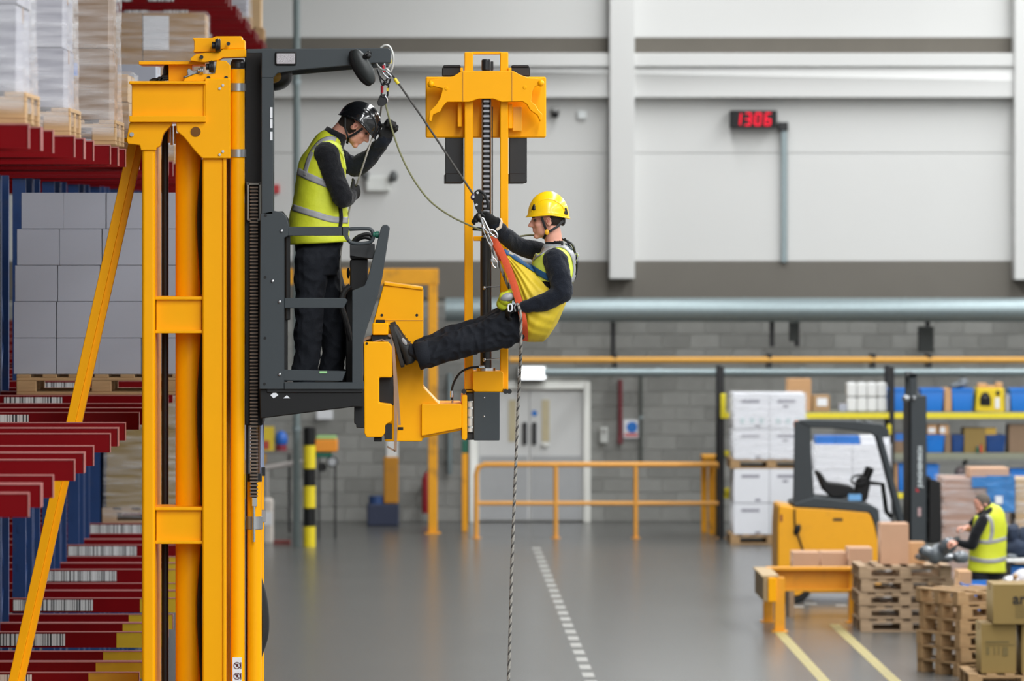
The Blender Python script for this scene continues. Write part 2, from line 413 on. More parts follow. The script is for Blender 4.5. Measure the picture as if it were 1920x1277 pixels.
def carton(label, x0, x1, y0, y1, z0, z1, m=CARD, tape=TAPE, name='carton', cat='box', group=None, paper=None, rot=0):
    c = Vector(((x0 + x1) / 2, (y0 + y1) / 2, z0)); hx, hy, h = (x1 - x0) / 2, (y1 - y0) / 2, z1 - z0
    t = thing(name, label, cat, c, group)
    mm = MB(); e = .004
    mm.box(c.x - hx, c.x + hx, c.y - hy, c.y + hy, z0, z1 - e)
    mm.box(c.x - hx, c.x + hx, c.y - hy, c.y - .002, z1 - e, z1); mm.box(c.x - hx, c.x + hx, c.y + .002, c.y + hy, z1 - e, z1)
    mm.build('box_body', m, t, bevel=min(.006, h * .05))
    tt = MB(); w = min(.03, hy * .3); tt.box(c.x - hx - .001, c.x + hx + .001, c.y - w, c.y + w, z1, z1 + .0015)
    for s in (-1, 1): tt.box(min(c.x + s * hx, c.x + s * (hx + .0015)), max(c.x + s * hx, c.x + s * (hx + .0015)), c.y - w, c.y + w, z1 - min(.07, h * .3), z1 + .0015)
    tt.build('tape', tape, t)
    if paper:
        a, b, u, v, pm = paper          # fractions of the front face
        MB().box(x0 + a * 2 * hx, x0 + b * 2 * hx, y0 - .002, y0 + .001, z0 + u * h, z0 + v * h).build('printed_panel', pm, t)
    if rot: t.rotation_euler.z = rot
    return t
def pallet_proto(L=1.2, W=1.0, m=WOOD, name='pallet', nd=7):
    t = thing(name, '', 'pallet', (0, 0, 0)); first = {}
    def put(key, mk, loc):
        if key not in first: first[key] = mk(); o = first[key]
        else: o = first[key].copy(); COL.objects.link(o)
        o.location = loc
    bw_ = .1
    for i in range(nd):                    # deck boards run along Y
        x = -L / 2 + bw_ / 2 + i * (L - bw_) / (nd - 1)
        put('d', lambda: MB().box(-bw_ / 2, bw_ / 2, -W / 2, W / 2, .122, .144).build('deck_board', m, t, bevel=.003), (x, 0, 0))
    for j in range(3):
        y = (-W / 2 + .05, 0, W / 2 - .05)[j]
        put('s', lambda: MB().box(-L / 2, L / 2, -.05, .05, .1, .122).build('stringer_board', m, t, bevel=.003), (0, y, 0))
        put('b', lambda: MB().box(-L / 2, L / 2, -.05, .05, 0, .022).build('base_board', m, t, bevel=.003), (0, y, 0))
        for i in range(3):
            put('k', lambda: MB().box(-.07, .07, -.05, .05, .022, .1).build('block', m, t, bevel=.004), ((-L / 2 + .07, 0, L / 2 - .07)[i], y, 0))
    return t
PAL = pallet_proto(); PALG = pallet_proto(m=WOOD2)
npal = [0, 0]
def pallet(label, x, y, z, rot=0, grey=False, group=None):
    src = PALG if grey else PAL; i = 1 if grey else 0
    o = src if npal[i] == 0 else copy_tree(src); npal[i] += 1
    o.location = (x, y, z); o.rotation_euler.z = rot; tag(o, label, 'pallet')
    if group: o['group'] = group
    ORG[o.name] = Vector((x, y, z)); return o
def film(label, name, x0, x1, y0, y1, z0, z1, m=FILM, flare=.0, group=None):
    # a wrap of thin film around a load: slightly wavy skirt, open below
    mb = MB(); n = 14; rows = 10; per = []
    for (a, b, c, d) in ((x0, y0, x1, y0), (x1, y0, x1, y1), (x1, y1, x0, y1), (x0, y1, x0, y0)):
        for i in range(n): per.append((a + (c - a) * i / n, b + (d - b) * i / n))
    N_ = len(per); vs = []
    for r in range(rows + 1):
        for (x, y) in per:
            w = .006 + .014 * noise.noise((x * 5, y * 5, r * .8)); cx, cy = (x0 + x1) / 2, (y0 + y1) / 2
            v = Vector((x - cx, y - cy, 0)); k = 1 + (w + flare * (1 - r / rows)) / max(v.length, .1)
            vs.append((cx + v.x * k, cy + v.y * k, z0 + (z1 - z0) * r / rows))
    mb.add(vs, [[r * N_ + i, r * N_ + (i + 1) % N_, (r + 1) * N_ + (i + 1) % N_, (r + 1) * N_ + i] for r in range(rows) for i in range(N_)])
    b = len(mb.v); mb.add([(x, y, z1 + .004) for x, y in per], [list(range(N_))])
    o = mb.build(name, m, loc=((x0 + x1) / 2, (y0 + y1) / 2, z0), ang=80)
    return tag(o, label, 'stretch film', group)
tiers = ['bottom', 'second', 'third', 'fourth', 'fifth', 'sixth', 'seventh']
# white cartons on the bay behind the yellow strut
k4 = ROWY[4]; s4 = S(k4); z = LV[1]
x0 = PX(26, k4 + .05)
pallet('wooden pallet under the block of plain white cartons', x0 + .62, k4 + .52, z)
colsn = ['leftmost', 'second', 'third', 'rightmost']
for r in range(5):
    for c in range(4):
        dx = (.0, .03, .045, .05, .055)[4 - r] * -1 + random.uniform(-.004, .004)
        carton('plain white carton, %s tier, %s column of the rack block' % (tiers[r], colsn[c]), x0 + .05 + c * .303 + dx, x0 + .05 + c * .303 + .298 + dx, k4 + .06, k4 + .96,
               z + .146 + r * .257, z + .146 + r * .257 + .254, WCARD_SHADED, PAPER, 'white_carton', group='white cartons on the rack pallet')
# loads on the upper level
def load(k, lv, label, m, nx, tiers_, zh, xr, w=1.12, d=1.0, wrap=True, name='carton', paper=None, tape=TAPE, grey=False, pdx=0):
    y = ROWY[k] + .03; z = LV[lv]; x1 = xr; x0 = xr - w
    pallet('pallet under the %s' % label, (x0 + x1) / 2 + pdx, y + .5, z, grey=grey)
    h = zh / tiers_
    for r in range(tiers_):
        for c in range(nx):
            e = random.uniform(-.006, .006)
            carton('%s, %s tier, carton %s from left' % (label, tiers[r], ('first', 'second', 'third', 'fourth')[c]), x0 + c * w / nx + .003 + e, x0 + (c + 1) * w / nx - .003 + e, y + .03, y + d - .03,
                   z + .146 + r * h, z + .146 + (r + 1) * h - .003, m, tape, name, group=label, paper=paper if (r, c) == (0, nx - 1) else None)
    if wrap: film('clear film around the %s' % label, 'stretch_film', x0 - .012, x1 + .012, y + .012, y + d - .012, z + .05, z + .16 + zh, flare=.02)
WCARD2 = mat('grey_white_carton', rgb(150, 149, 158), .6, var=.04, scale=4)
BROWN = mat('dark_cardboard', rgb(132, 108, 86), .75, var=.08, scale=5)
TAN = mat('tan_cardboard', rgb(188, 158, 118), .75, var=.08, scale=5)
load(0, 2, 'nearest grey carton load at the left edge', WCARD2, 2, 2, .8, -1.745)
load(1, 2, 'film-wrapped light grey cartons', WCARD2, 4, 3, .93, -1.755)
load(2, 2, 'tall brown film-wrapped cartons', BROWN, 3, 3, 1.25, -1.70, paper=(.28, .5, .62, .8, BIN))
load(3, 2, 'low tan wrapped load', TAN, 2, 2, .36, -1.76)
load(5, 2, 'white cartons with loose tops', WCARD_SHADED, 4, 2, .36, -1.79, wrap=True)
load(6, 2, 'pale cartons behind the white ones', WCARD_SHADED, 2, 3, .72, -2.05, wrap=False)
load(7, 2, 'big brown carton with clear film edge', CARD, 2, 1, 1.28, -1.77, paper=(.0, .42, .74, .98, PAPER))
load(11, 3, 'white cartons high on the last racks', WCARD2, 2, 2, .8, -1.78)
load(12, 3, 'tan cartons at the top of the last rack', TAN, 2, 2, .9, -1.72, wrap=False)
for k in range(0, 11): load(k, 4, 'unseen shading cartons on the topmost level of rack row %d' % (k + 1) if 0 else 'unseen shading cartons on the topmost level, %s row' % ords[k], CARD, 1, 1, 1.4, -1.75, wrap=False)  # unseen loads, put above the view to shade the racks below
# loads low in the racks
load(8, 0, 'brown cartons low behind the mast', CARD3, 3, 3, 1.14, -1.72, grey=True)
load(10, 1, 'brown cartons deep in the rack', CARD, 3, 2, .9, -1.75, wrap=False)
load(9, 0, 'tan cartons deep at low level', TAN, 3, 2, .9, -1.75, wrap=False, grey=True)
load(12, 1, 'brown cartons in the last rack', CARD, 2, 3, 1.3, -1.75, wrap=False)
load(6, 1, 'pale cartons behind the white block', WCARD_SHADED, 3, 3, 1.2, -1.75, wrap=False)
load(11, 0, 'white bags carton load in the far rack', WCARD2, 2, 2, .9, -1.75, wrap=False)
# ---------------------------------------------------------------- the raised narrow-aisle truck
T = thing('order_picker_truck', 'yellow mast truck with raised dark grey operator cab and swivel fork head', 'forklift truck', (PX(380, 35.8), 35.8, 0))
M0 = 35.33
yb = 1960                                        # pixels below the frame: the mast goes on down to the chassis
def col(name, m, a, b, y0, Y0, d, bevel=.012): return pbx(T, name, m, a, b, y0, yb, Y0, d, bevel, 3)
col('mast_column', YEL, 266, 291, 232, M0, .9, .02)
col('mast_column', YEL, 379, 419, 296, M0, .85, .015)
pbx(T, 'column_flange', YEL, 418, 424, 296, yb, M0 - .012, .8, .004)
c3 = MB().cyl(P(354, 250, 35.62), P(354, yb, 35.62), .083, 28).build('mast_tube', YEL, T)
MB().cyl(P(309.5, 236, 35.75), P(309.5, yb, 35.75), .0225, 14).build('hydraulic_rod', BLK, T)
for yy in ((300, 552), (628, 948), (1024, 1290)):
    a, b = yy; pts = [(381, a), (375, a + (b - a) * .3), (374, (a + b) / 2), (376, a + (b - a) * .7), (381, b)]
    MB().tube([P(v.x, v.y, 35.5) for v in bez([(p[0], p[1], 0) for p in pts])], .016, 10).build('bowed_hose', BLK, T)
for (a, b) in ((556, 625), (951, 1020)):
    m = MB(); m.pbox(293, 378, a + 4, b - 4, M0 + .05, .3); m.pbox(291, 380, a, a + 6, M0 + .02, .36); m.pbox(291, 380, b - 6, b, M0 + .02, .36)
    m.build('cross_beam', YEL, T, bevel=.004, seg=2)
tb = MB().cyl(P(445.5, 130, M0 + .09), P(445.5, yb, M0 + .09), .0445, 28).build('lift_cylinder', YEL, T)
m = MB(); m.cyl(P(446, 128, M0 + .09), P(446, 118, M0 + .09), .046, 24); m.cyl(P(446, 118, M0 + .09), P(446, 111, M0 + .09), .046, 24, .034)
cp = m.build('cylinder_cap', BLKM, tb, bevel=.002)
for yc in (163, 287):
    m = MB(); m.pbox(406, 426, yc - 7.5, yc + 7.5, M0 - .028, .02)
    R = .0475; n = 12; vs = []
    for i in range(n + 1):
        g = math.pi * (1.0 + i / n); cx = PX(445.5, M0 + .09)
        for zz in (PZ(yc + 7.5, M0), PZ(yc - 7.5, M0)):
            for rr in (R, R + .006): vs.append((cx + rr * math.cos(g), M0 + .09 + rr * math.sin(g), zz))
    fs = []
    for i in range(n): 
        a = i * 4; b = a + 4
        fs += [[a + 1, b + 1, b + 3, a + 3], [a, a + 2, b + 2, b], [a + 2, a + 3, b + 3, b + 2], [a, b, b + 1, a + 1]]
    m.add(vs, fs)
    cl = m.build('clamp', STEEL, T, bevel=.001)
    for bx, by in ((412, 3), (418, -3)):
        MB().cyl(P(bx, yc + by, M0 - .03), P(bx, yc + by, M0 - .042), .009, 6).build('bolt', CHROME, cl)
pbx(T, 'column_rear_web', mat('yellow_web', rgb(236, 160, 0), .45), 424, 431, 296, yb, M0 + .3, .3)
# crosshead
m = MB(); m.pbox(247, 383, 158, 219, M0 - .02, .55); m.pbox(242, 386, 152, 158, M0 - .07, .65)
m.pbox(242, 386, 217, 229, M0 - .07, .65); m.pbox(381, 386, 152, 222, M0 - .03, .5)
m.build('crosshead_beam', YEL, T, bevel=.006, seg=2)
arc = [(330, 229)] + [(v.x, v.y) for v in bez([(331, 246, 0), (345, 258, 0), (358, 274, 0), (369, 287, 0), (379, 297, 0)], 4)] + [(432, 297), (432, 147), (384, 147), (384, 229)]
ppr(T, 'gusset_plate', YEL, arc, M0 - .035, .12, .005)
MB().cyl(P(367, 247, M0 - .04), P(367, 247, M0 - .036), .031, 20).build('gusset_hole', mat('hole_brown', rgb(112, 70, 16), .8), T)
la = [(243, 229), (322, 229), (322, 234)] + [(v.x, v.y) for v in bez([(316, 240, 0), (307, 250, 0), (303, 262, 0), (300, 274, 0)], 4)] + [(293, 277), (293, 282), (264, 282), (262, 272), (240, 270), (237, 262), (241, 240)]
ppr(T, 'strut_bracket', YEL, la, M0 - .015, .14, .004)
MB().cyl(P(247, 252, M0 - .02), P(247, 252, M0 - .03), .014, 12).build('bracket_pin', STEEL, T)
for x, y in ((317, 246), (322, 250), (328, 248)): MB().cyl(P(x, 236, 35.5), P(x, y + 22, 35.5), .008, 8).build('hose_fitting', CHROME, T)
# top of the mast
m = MB(); m.pbox(260, 384, 115, 121, M0 + .1, .45); m.pbox(316, 360, 121, 153, M0 + .18, .3)
m.build('top_plate', YEL, T, bevel=.003)
ppr(T, 'pulley_bracket', YEL, [(356, 114), (358, 108), (368, 101), (384, 99), (412, 98), (417, 92), (461, 92), (461, 107), (417, 108), (410, 113), (384, 117)], M0 + .02, .2)
ppr(T, 'upper_bracket', YEL, [(361, 71), (398, 71), (405, 68), (453, 68), (455, 75), (459, 75), (459, 92), (415, 92), (410, 97), (362, 98), (364, 92), (364, 78)], M0 + .06, .24)
ppr(T, 'end_bracket', YEL, [(343, 153), (346, 147), (366, 139), (403, 138), (406, 113), (424, 114), (432, 123), (432, 153)], M0, .12)
for (x, y, r) in ((408, 85, 12), (396, 125, 11), (378, 132, 8)):
    w = MB(); w.cyl(P(x - r * .35, y, M0 + .0), P(x + r * .45, y, M0 + .0), r / 298, 20); w.cyl(P(x - r * .9, y, M0 + .0), P(x - r * .35, y, M0), r / 298 * .55, 14)
    w.cyl(P(x, y, M0), P(x + r * .15, y, M0), r / 298 * 1.1, 20)
    w.build('guide_roller', BLKM if r > 9 else CHROME, T, bevel=.002)
ppr(T, 'roller_arm', STEEL, [(350, 132), (354, 127), (362, 133), (372, 131), (377, 136), (360, 141), (348, 146), (342, 145), (352, 140)], M0 + .04, .03)
MB().ell(P(312, 135, M0 + .28), (.022, .05, .055)).build('hose_reel', BLKM, T)
m = MB()
for x0_, x1_, yy in ((281, 309, 150), (292, 330, 147), (300, 322, 143)): m.ptube([(x0_, 153), (x0_ + 6, yy), (x1_ - 6, yy), (x1_, 153)], M0 + .2, .012, 7)
split_islands(m.build('top_hose', BLK, T))
for (x, y) in ((391, 146), (428, 82), (424, 146), (378, 107)): MB().cyl(P(x, y, M0 - .01), P(x, y, M0 + .03), .012, 12).build('bolt', BLKM, T)
# diagonal strut
m = MB(); a = P(256, 262, M0 + .4); b = P(10, 1365, M0 + .4); dv = (b - a).normalized(); wv = Vector((dv.z, 0, -dv.x))
for w0, w1, y0, y1 in ((-.045, .012, -.02, .06), (.008, .052, .012, .07)):
    vs = [p + wv * w + Vector((0, y, 0)) for p in (a, b) for w in (-w0, -w1) for y in (y0, y1)]
    m.add(vs, [(0, 1, 3, 2), (4, 6, 7, 5), (0, 2, 6, 4), (1, 5, 7, 3), (0, 4, 5, 1), (2, 3, 7, 6)])
m.build('diagonal_strut', YEL, T, bevel=.006, seg=2)
ppr(T, 'strut_end', YEL, [(232, 259), (240, 257), (258, 262), (258, 268), (240, 268), (233, 266)], M0 + .1, .2)
# chassis below the frame, kept simple but complete
cx0, cx1 = PX(40, 35.4), PX(490, 35.4)
m = MB(); m.box(cx0 - 1.6, cx1, 35.12, 36.48, .12, .62); m.box(cx0 - 1.6, cx0 - .15, 35.15, 36.45, .62, 1.55)
m.build('chassis', YEL, T, bevel=.05, seg=3)
for x in (cx0 - 1.2, cx1 - .35):
    for y in (35.2, 36.4): MB().cyl((x, y - .07, .16), (x, y + .07, .16), .16, 24).build('wheel', RUB, T, bevel=.01)
# inner mast, chain, lower cylinder
pbx(T, 'inner_mast', BLK, 459, 492, 92, 798, M0 + .1, .7, .006)
pbx(T, 'inner_mast_web', BLKM, 461, 466, 798, yb, M0 + .3, .4, .003)
cf = MB()
for q in ((463, 489, 343, 347, ), (463, 467, 343, 413), (485, 489, 343, 413), (465, 471, 410, 414), (482, 487, 410, 414)): cf.pbox(q[0], q[1], q[2], q[3], M0 + .05, .06)
cf.build('chain_housing', mat('housing_grey', rgb(150, 148, 140), .5), T, bevel=.002)
def chain(name, xc, w, y0, y1, step, Y, par, m=None):
    mm = MB(); y = y0; i = 0
    while y < y1:
        mm.pbox(xc - w / 2, xc + w / 2, y, y + step * .5, Y, .03)
        y += step
    core = MB().pbox(xc - w * .36, xc + w * .36, y0, y1, Y + .012, .012).build(name + '_core', BLK, par)
    return stuff(mm.build(name, m or CHAINM, par, bevel=.002))
CHAINM = mat('oiled_chain', rgb(128, 112, 98), .4, metal=.5, var=.3, scale=40)
chain('lift_chain', 476, 15, 350, 932, 6.5, M0 + .04, T)
MB().pbox(472, 482, 932, 950, M0 + .05, .03).build('chain_anchor', CHROME, T, bevel=.004)
MB().cyl(P(476, 946, M0 + .06), P(476, 1016, M0 + .06), .009, 10).build('chain_rod', CHROME, T)
MB().cyl(P(489, 782, M0 + .3), P(489, 890, M0 + .3), .022, 16).build('piston_rod', mat('blue_steel', rgb(160, 172, 200), .25, metal=.8), T)
lc = MB().cyl(P(477, 903, M0 + .13), P(477, yb, M0 + .13), .046, 26).build('lower_cylinder', YEL, T)
MB().cyl(P(477, 888, M0 + .13), P(477, 903, M0 + .13), .047, 24).build('cylinder_gland', BLKM, lc)
MB().cyl(P(490, 878, M0 + .3), P(490, 1290, M0 + .3), .018, 16).build('rear_cylinder', YEL, T)
MB().cyl(P(491, 876, M0 + .3), P(491, 892, M0 + .3), .022, 14).build('cylinder_gland', BLKM, T)
m = MB(); m.cyl(P(477, 968, M0 + .13), P(477, 992, M0 + .13), .052, 24); m.pbox(488, 498, 956, 979, M0 + .28, .05)
split_islands(m.build('lower_clamp', STEEL, T, bevel=.002))
m = MB(); pts = bez([(489, 1070, 0), (497, 1110, 0), (501, 1160, 0), (500, 1200, 0), (489, 1245, 0)], 8)
m.tube([P(v.x - 8, v.y, M0 + .2) for v in pts], [(.05, .012 + .028 * math.sin(math.pi * i / (len(pts) - 1))) for i in range(len(pts))], 12)
m.build('hose_bundle', RUB, T)
st = pbx(T, 'safety_sticker', PAPER, 436, 453, 1233, 1290, M0 + .035, .012, 0)
for yc in (1248, 1268):
    m = MB(); m.ptube([(444.5 + 6 * math.cos(g * math.pi / 8), yc + 6 * math.sin(g * math.pi / 8)) for g in range(16)], M0 + .033, .0022, 5, True)
    m.ptube([(440, yc - 4), (449, yc + 4)], M0 + .033, .0022, 5); m.pbox(443, 447, yc - 3, yc + 2, M0 + .032, .002); m.pbox(451, 452.5, yc - 6, yc + 6, M0 + .032, .002)
    m.build('pictogram', mat('maroon_print', rgb(90, 30, 30), .6), st)
# ---- cab
K0 = 35.2
pbx(T, 'rear_cab_post', SLATE, 490, 512, 91, 402, K0, .1, .004)
m = MB(); plate = [(488, 400), (513, 395), (528, 398), (537, 406), (541, 420), (541, 442), (533, 446), (533, 730), (486, 730)]
cpz = ppr(T, 'cab_side_plate', SLATE, plate, K0, .05, .004)
ppr(T, 'plate_guard', BLK, [(513, 397), (530, 396), (541, 410), (544, 428), (544, 600), (536, 600), (536, 430), (528, 408)], K0 + .06, .08, .003)
pbx(T, 'cab_inner_post', BLK, 531, 539, 440, 716, K0 + .08, .1, .003)
pbx(T, 'far_cab_post', SLATE, 494, 514, 100, 724, K0 + 1.16, .06, .004)
for x, y in ((528, 433), (524, 566), (524, 702), (511, 527)): MB().ell(P(x, y, K0 - .003), (.011, .008, .011), None, 12, 8).build('bolt_head', CHROME, cpz)
for x, y in ((498, 404), (497, 520), (497, 634), (496, 720)): MB().cyl(P(x, y, K0 - .003), P(x, y, K0 + .01), .009, 10).build('bolt_hole', BLK, cpz)
ppr(T, 'mid_rail', SLATE, [(533, 559), (647, 559), (652, 563), (645, 578), (533, 578)], K0 + .02, .035, .004)
rl = ppr(T, 'low_rail', SLATE, [(531, 693), (649, 696), (642, 715), (531, 714)], K0 + .02, .035, .004)
MB().pbox(599, 613, 696, 700, K0 + .015, .004).build('green_sticker', mat('green_sticker', rgb(150, 205, 140), .5), rl)
m = MB(); m.pbox(540, 644, 425, 442, K0 + .02, .035)
m.prism([(640, 425), (655, 425), (652, 443), (655, 450), (650, 452), (644, 442), (640, 442)], K0 + .02, .035)
tr = m.build('top_rail', SLATE, T, bevel=.004, seg=2)
lp = bez([(650, 430, 0), (690, 429, 0), (699, 436, 0), (700, 445, 0), (692, 455, 0), (662, 456, 0), (652, 448, 0), (649, 438, 0)], 5)[:-1]
MB().tube([P(v.x, v.y, K0 + .04) for v in lp], .0125, 10, True).build('rail_handle', SLATE, tr)
m = MB(); m.cyl(P(699, 440, K0 + .04), P(705, 440, K0 + .04), .017, 16); m.cyl(P(704, 440, K0 + .04), P(711, 440, K0 + .04), .021, 16)
m.build('handle_button', GREENP, tr, bevel=.003)
fp = [(660, 731), (660, 545), (683, 536), (689, 522), (714, 428), (718, 422), (726, 421), (731, 427), (729, 440), (717, 520), (707, 560), (690, 610), (681, 640), (681, 731)]
ppr(T, 'front_cab_post', SLATE, fp, K0, .08, .006, 2)
m = MB(); m.pbox(656, 690, 486, 545, K0 + .25, .35); m.pbox(656, 702, 457, 486, K0 + .22, .42)
cc = m.build('control_column', BLK, T, bevel=.012, seg=2)
MB().prism([(656, 457), (703, 457), (703, 486), (682, 484), (656, 480)], K0 + .2, .04).build('console_face', mat('console_grey', rgb(52, 54, 56), .5), cc, bevel=.004)
m = MB(); m.tube([P(v.x, v.y, K0 + .4) for v in bez([(660, 456, 0), (668, 446, 0), (682, 440, 0), (694, 440, 0), (700, 447, 0)], 6)], .012, 8)
m.tube([P(v.x, v.y, K0 + .46) for v in bez([(664, 457, 0), (672, 449, 0), (684, 445, 0), (696, 448, 0)], 6)], .012, 8); m.build('steering_grip', BLK, cc)
MB().ell(P(653, 512, K0 + .3), (.01, .02, .035)).build('hook', BLK, cc)
MB().tube([P(v.x, v.y, K0 + .2) for v in bez([(657, 536, 0), (645, 548, 0), (640, 570, 0), (648, 600, 0), (658, 640, 0)], 6)], .018, 9).build('console_hose', RUB, T)
m = MB(); m.pbox(648, 662, 540, 720, K0 + .5, .4); m.build('front_panel', BLK, T, bevel=.006)
FZ = PZ(717, K0 + .55)
m = MB(); m.box(PX(500, K0), PX(680, K0), K0 + .02, K0 + 1.2, FZ - .05, FZ); m.build('cab_floor', BLKM, T, bevel=.004)
pbx(T, 'floor_edge', SLATE, 533, 682, 717, 730, K0 - .005, .03, .003)
ppr(T, 'undercarriage', BLK, [(486, 729), (681, 729), (681, 764), (663, 763), (488, 785)], K0 + .03, 1.1, .006)
m = MB(); m.prism([(507, 741), (515, 734), (522, 741), (513, 747)], K0 + .025, .004); m.prism([(531, 747), (538, 741), (544, 747)], K0 + .025, .004); split_islands(m.build('warning_sticker', PAPER, T))
m = MB(); m.prism([(664, 729), (683, 729), (683, 803), (668, 802), (668, 796), (664, 794)], K0 + .1, .8); m.build('head_mount', BLK, T, bevel=.004)
roof = [(462, 92), (728, 90), (733, 94), (733, 118), (702, 118), (640, 124), (560, 131), (520, 137), (512, 146), (490, 146), (490, 100), (462, 100)]
rb = ppr(T, 'roof_beam', SLATE, roof, K0 - .005, .06, .006, 2)
ppr(T, 'roof_beam', SLATE, [(490, 100), (728, 99), (731, 104), (731, 125), (640, 132), (545, 141), (514, 156), (490, 156)], K0 + 1.14, .06, .006)
MB().box(PX(500, K0), PX(726, K0), K0 + .05, K0 + 1.15, PZ(96, K0), PZ(92, K0)).build('roof_panel', SLATE, T, bevel=.004)
m = MB(); m.pbox(515, 556, 97, 123, K0 - .02, .03); hl = m.build('lamp_housing', BLK, rb, bevel=.012, seg=2)
MB().pbox(518, 553, 100, 120, K0 - .028, .012).build('lamp_lens', LENS, rb, bevel=.008, seg=2)
m = MB(); m.ell(P(516, 142, K0 + .6), (.11, .11, .095)); m.build('roof_horn', BLKM, T)
MB().ell(P(510, 143, K0 + .5), (.06, .05, .045)).build('horn_mouth', mat('ochre', rgb(150, 110, 10), .5), T)
m = MB(); ax = math.atan2(37, 22)
Rm = Matrix.Rotation(math.radians(-29), 3, 'Y')
m.ell(P(682, 125, K0 - .06), (.048, .035, .122), Rm, 22, 14); mir = m.build('wing_mirror', mat('mirror_shell', rgb(40, 44, 44), .45), rb)
m = MB(); m.ell(P(676, 128, K0 - .05), (.047, .03, .125), Rm, 22, 14); m.build('mirror_rim', BLK, mir)
m = MB(); m.tube([P(684, 106, K0 - .1), P(690, 101, K0 - .05), P(693, 100, K0)], .014, 8); m.ell(P(691, 99, K0 - .05), (.012, .012, .012)); m.ell(P(690, 105, K0 - .09), (.02, .02, .018)); m.build('mirror_clamp', BLK, mir)
m = MB()
for k, (a, b) in enumerate(((201, 222), (224, 240), (247, 263))): m.pbox(506.5, 511, a, b, K0 - .003, .002)
split_islands(m.build('rating_label', PAPER, T))
# ---- swivel head
HB = 35.72
body = [(720, 530), (792, 540), (794, 545), (794, 726), (823, 757), (866, 757), (866, 807), (792, 822), (792, 828), (722, 828), (709, 740), (700, 604), (712, 560)]
hb = ppr(T, 'head_housing', YEL, body, HB, .6, .012, 2)
ppr(T, 'housing_cap', YEL, [(720, 529), (793, 539), (793, 544), (720, 535)], HB - .012, .62, .003)
MB().pbox(711, 793, 600, 601.5, HB - .003, .01).build('housing_seam', mat('seam_yellow', rgb(200, 136, 0), .5), hb)
for x, y in ((716, 591), (781.5, 591)): MB().cyl(P(x, y, HB - .003), P(x, y, HB + .01), .009, 10).build('bolt_hole', BLK, hb)
MB().pbox(746, 756, 801, 806, HB - .004, .01).build('slot', BLK, hb)
ppr(T, 'head_arm', YEL, [(790, 757), (866, 757), (866, 803), (790, 818)], HB - .03, .4, .008, 2)
HA = 35.36
blk = [(682, 641), (728, 641), (735, 650), (735, 708), (711, 708), (711, 755), (735, 758), (735, 790), (727, 794), (722, 798), (722, 812), (716, 820), (687, 820), (683, 812)]
ha = ppr(T, 'head_block', YEL, blk, HA, .3, .008, 2)
pbx(T, 'block_recess', BLK, 709, 738, 706, 760, HA + .1, .5, .003)
pbx(T, 'head_top_box', YEL, 698, 728, 606, 628, HA + .05, .25, .006)
m = MB(); m.pbox(696, 728, 628, 641, HA + .08, .2); m.pbox(704, 722, 600, 606, HA + .1, .12); m.build('head_joint', BLK, T, bevel=.004)
pbx(T, 'block_latch', BLKM, 721, 735, 795, 824, HA + .02, .1, .003)
m = MB(); m.pbox(701, 716, 820, 828, HA + .06, .15); m.build('latch_bolt', BLK, T, bevel=.003)
MB().cyl(P(688, 644, HA - .004), P(688, 644, HA + .01), .008, 10).build('bolt_hole', BLK, ha)
# flange and auxiliary mast
FM = 35.85
ppr(T, 'pivot_flange', YEL, [(866, 741), (876, 741), (876, 822), (873, 826), (866, 824)], FM - .15, .45, .006, 2)
m = MB()
for a, b in ((754, 763), (767, 781), (784, 799), (803, 810)): m.cyl(P(882, a, FM - .05), P(882, b, FM - .05), .017, 16)
split_islands(m.build('hinge_knuckle', mat('white_nylon', rgb(205, 205, 200), .5), T, bevel=.002))
pbx(T, 'pivot_box', SLATE, 888, 937, 735, 826, FM - .08, .3, .006, 2)
m = MB(); m.pbox(874, 892, 737, 752, FM - .04, .2); m.pbox(874, 892, 811, 825, FM - .04, .2); split_islands(m.build('pivot_bracket', BLKM, T, bevel=.004))
m = MB()
for x, y in ((908, 746), (908, 781)): m.ell(P(x, y, FM - .082), (.006, .004, .006), None, 10, 6)
split_islands(m.build('pivot_bolt', CHROME, T))
for a, b in ((871, 887), (938, 953)): pbx(T, 'auxiliary_mast_rail', YEL, a, b, 98, 733, FM, .1, .004)
m = MB(); m.prism([(886, 699), (888, 696), (940, 696), (944, 699), (944, 728), (940, 735), (890, 735), (886, 730)], FM - .06, .22)
m.pbox(871, 953, 728, 736, FM, .1); m.build('mast_foot', YEL, T, bevel=.006, seg=2)
m = MB()
for x in (870, 948, 955): m.cyl(P(x, 734, FM - .03), P(x, 734, FM + .06), .016, 12)
split_islands(m.build('foot_bolt', BLKM, T))
MB().cyl(P(912, 112, FM + .03), P(912, 695, FM + .03), .024, 20).build('lift_piston', BLK, T)
MB().cyl(P(911, 445, FM + .03), P(911, 694, FM + .03), .036, 24).build('lift_barrel', mat('barrel_black', rgb(40, 41, 43), .35, var=.05), T)
MB().cyl(P(911, 690, FM + .03), P(911, 697, FM + .03), .06, 24).build('barrel_ring', CHROME, T)
pbx(T, 'chain_guide', mat('greasy_brown', rgb(120, 82, 30), .4), 903, 906, 185, 450, FM + .02, .03, 0)
pbx(T, 'chain_guide', mat('greasy_brown2', rgb(110, 74, 30), .4), 919, 921, 185, 450, FM + .02, .03, 0)
chain('mast_chain', 912, 12, 112, 450, 9.4, FM - .02, T, mat('clean_chain', rgb(150, 150, 155), .35, metal=.6))
MB().cyl(P(923, 200, FM + .02), P(923, 450, FM + .02), .004, 8).build('mast_cable', BLK, T)
pbx(T, 'mast_tie', YEL, 888, 925, 443, 452, FM + .01, .06, .003)
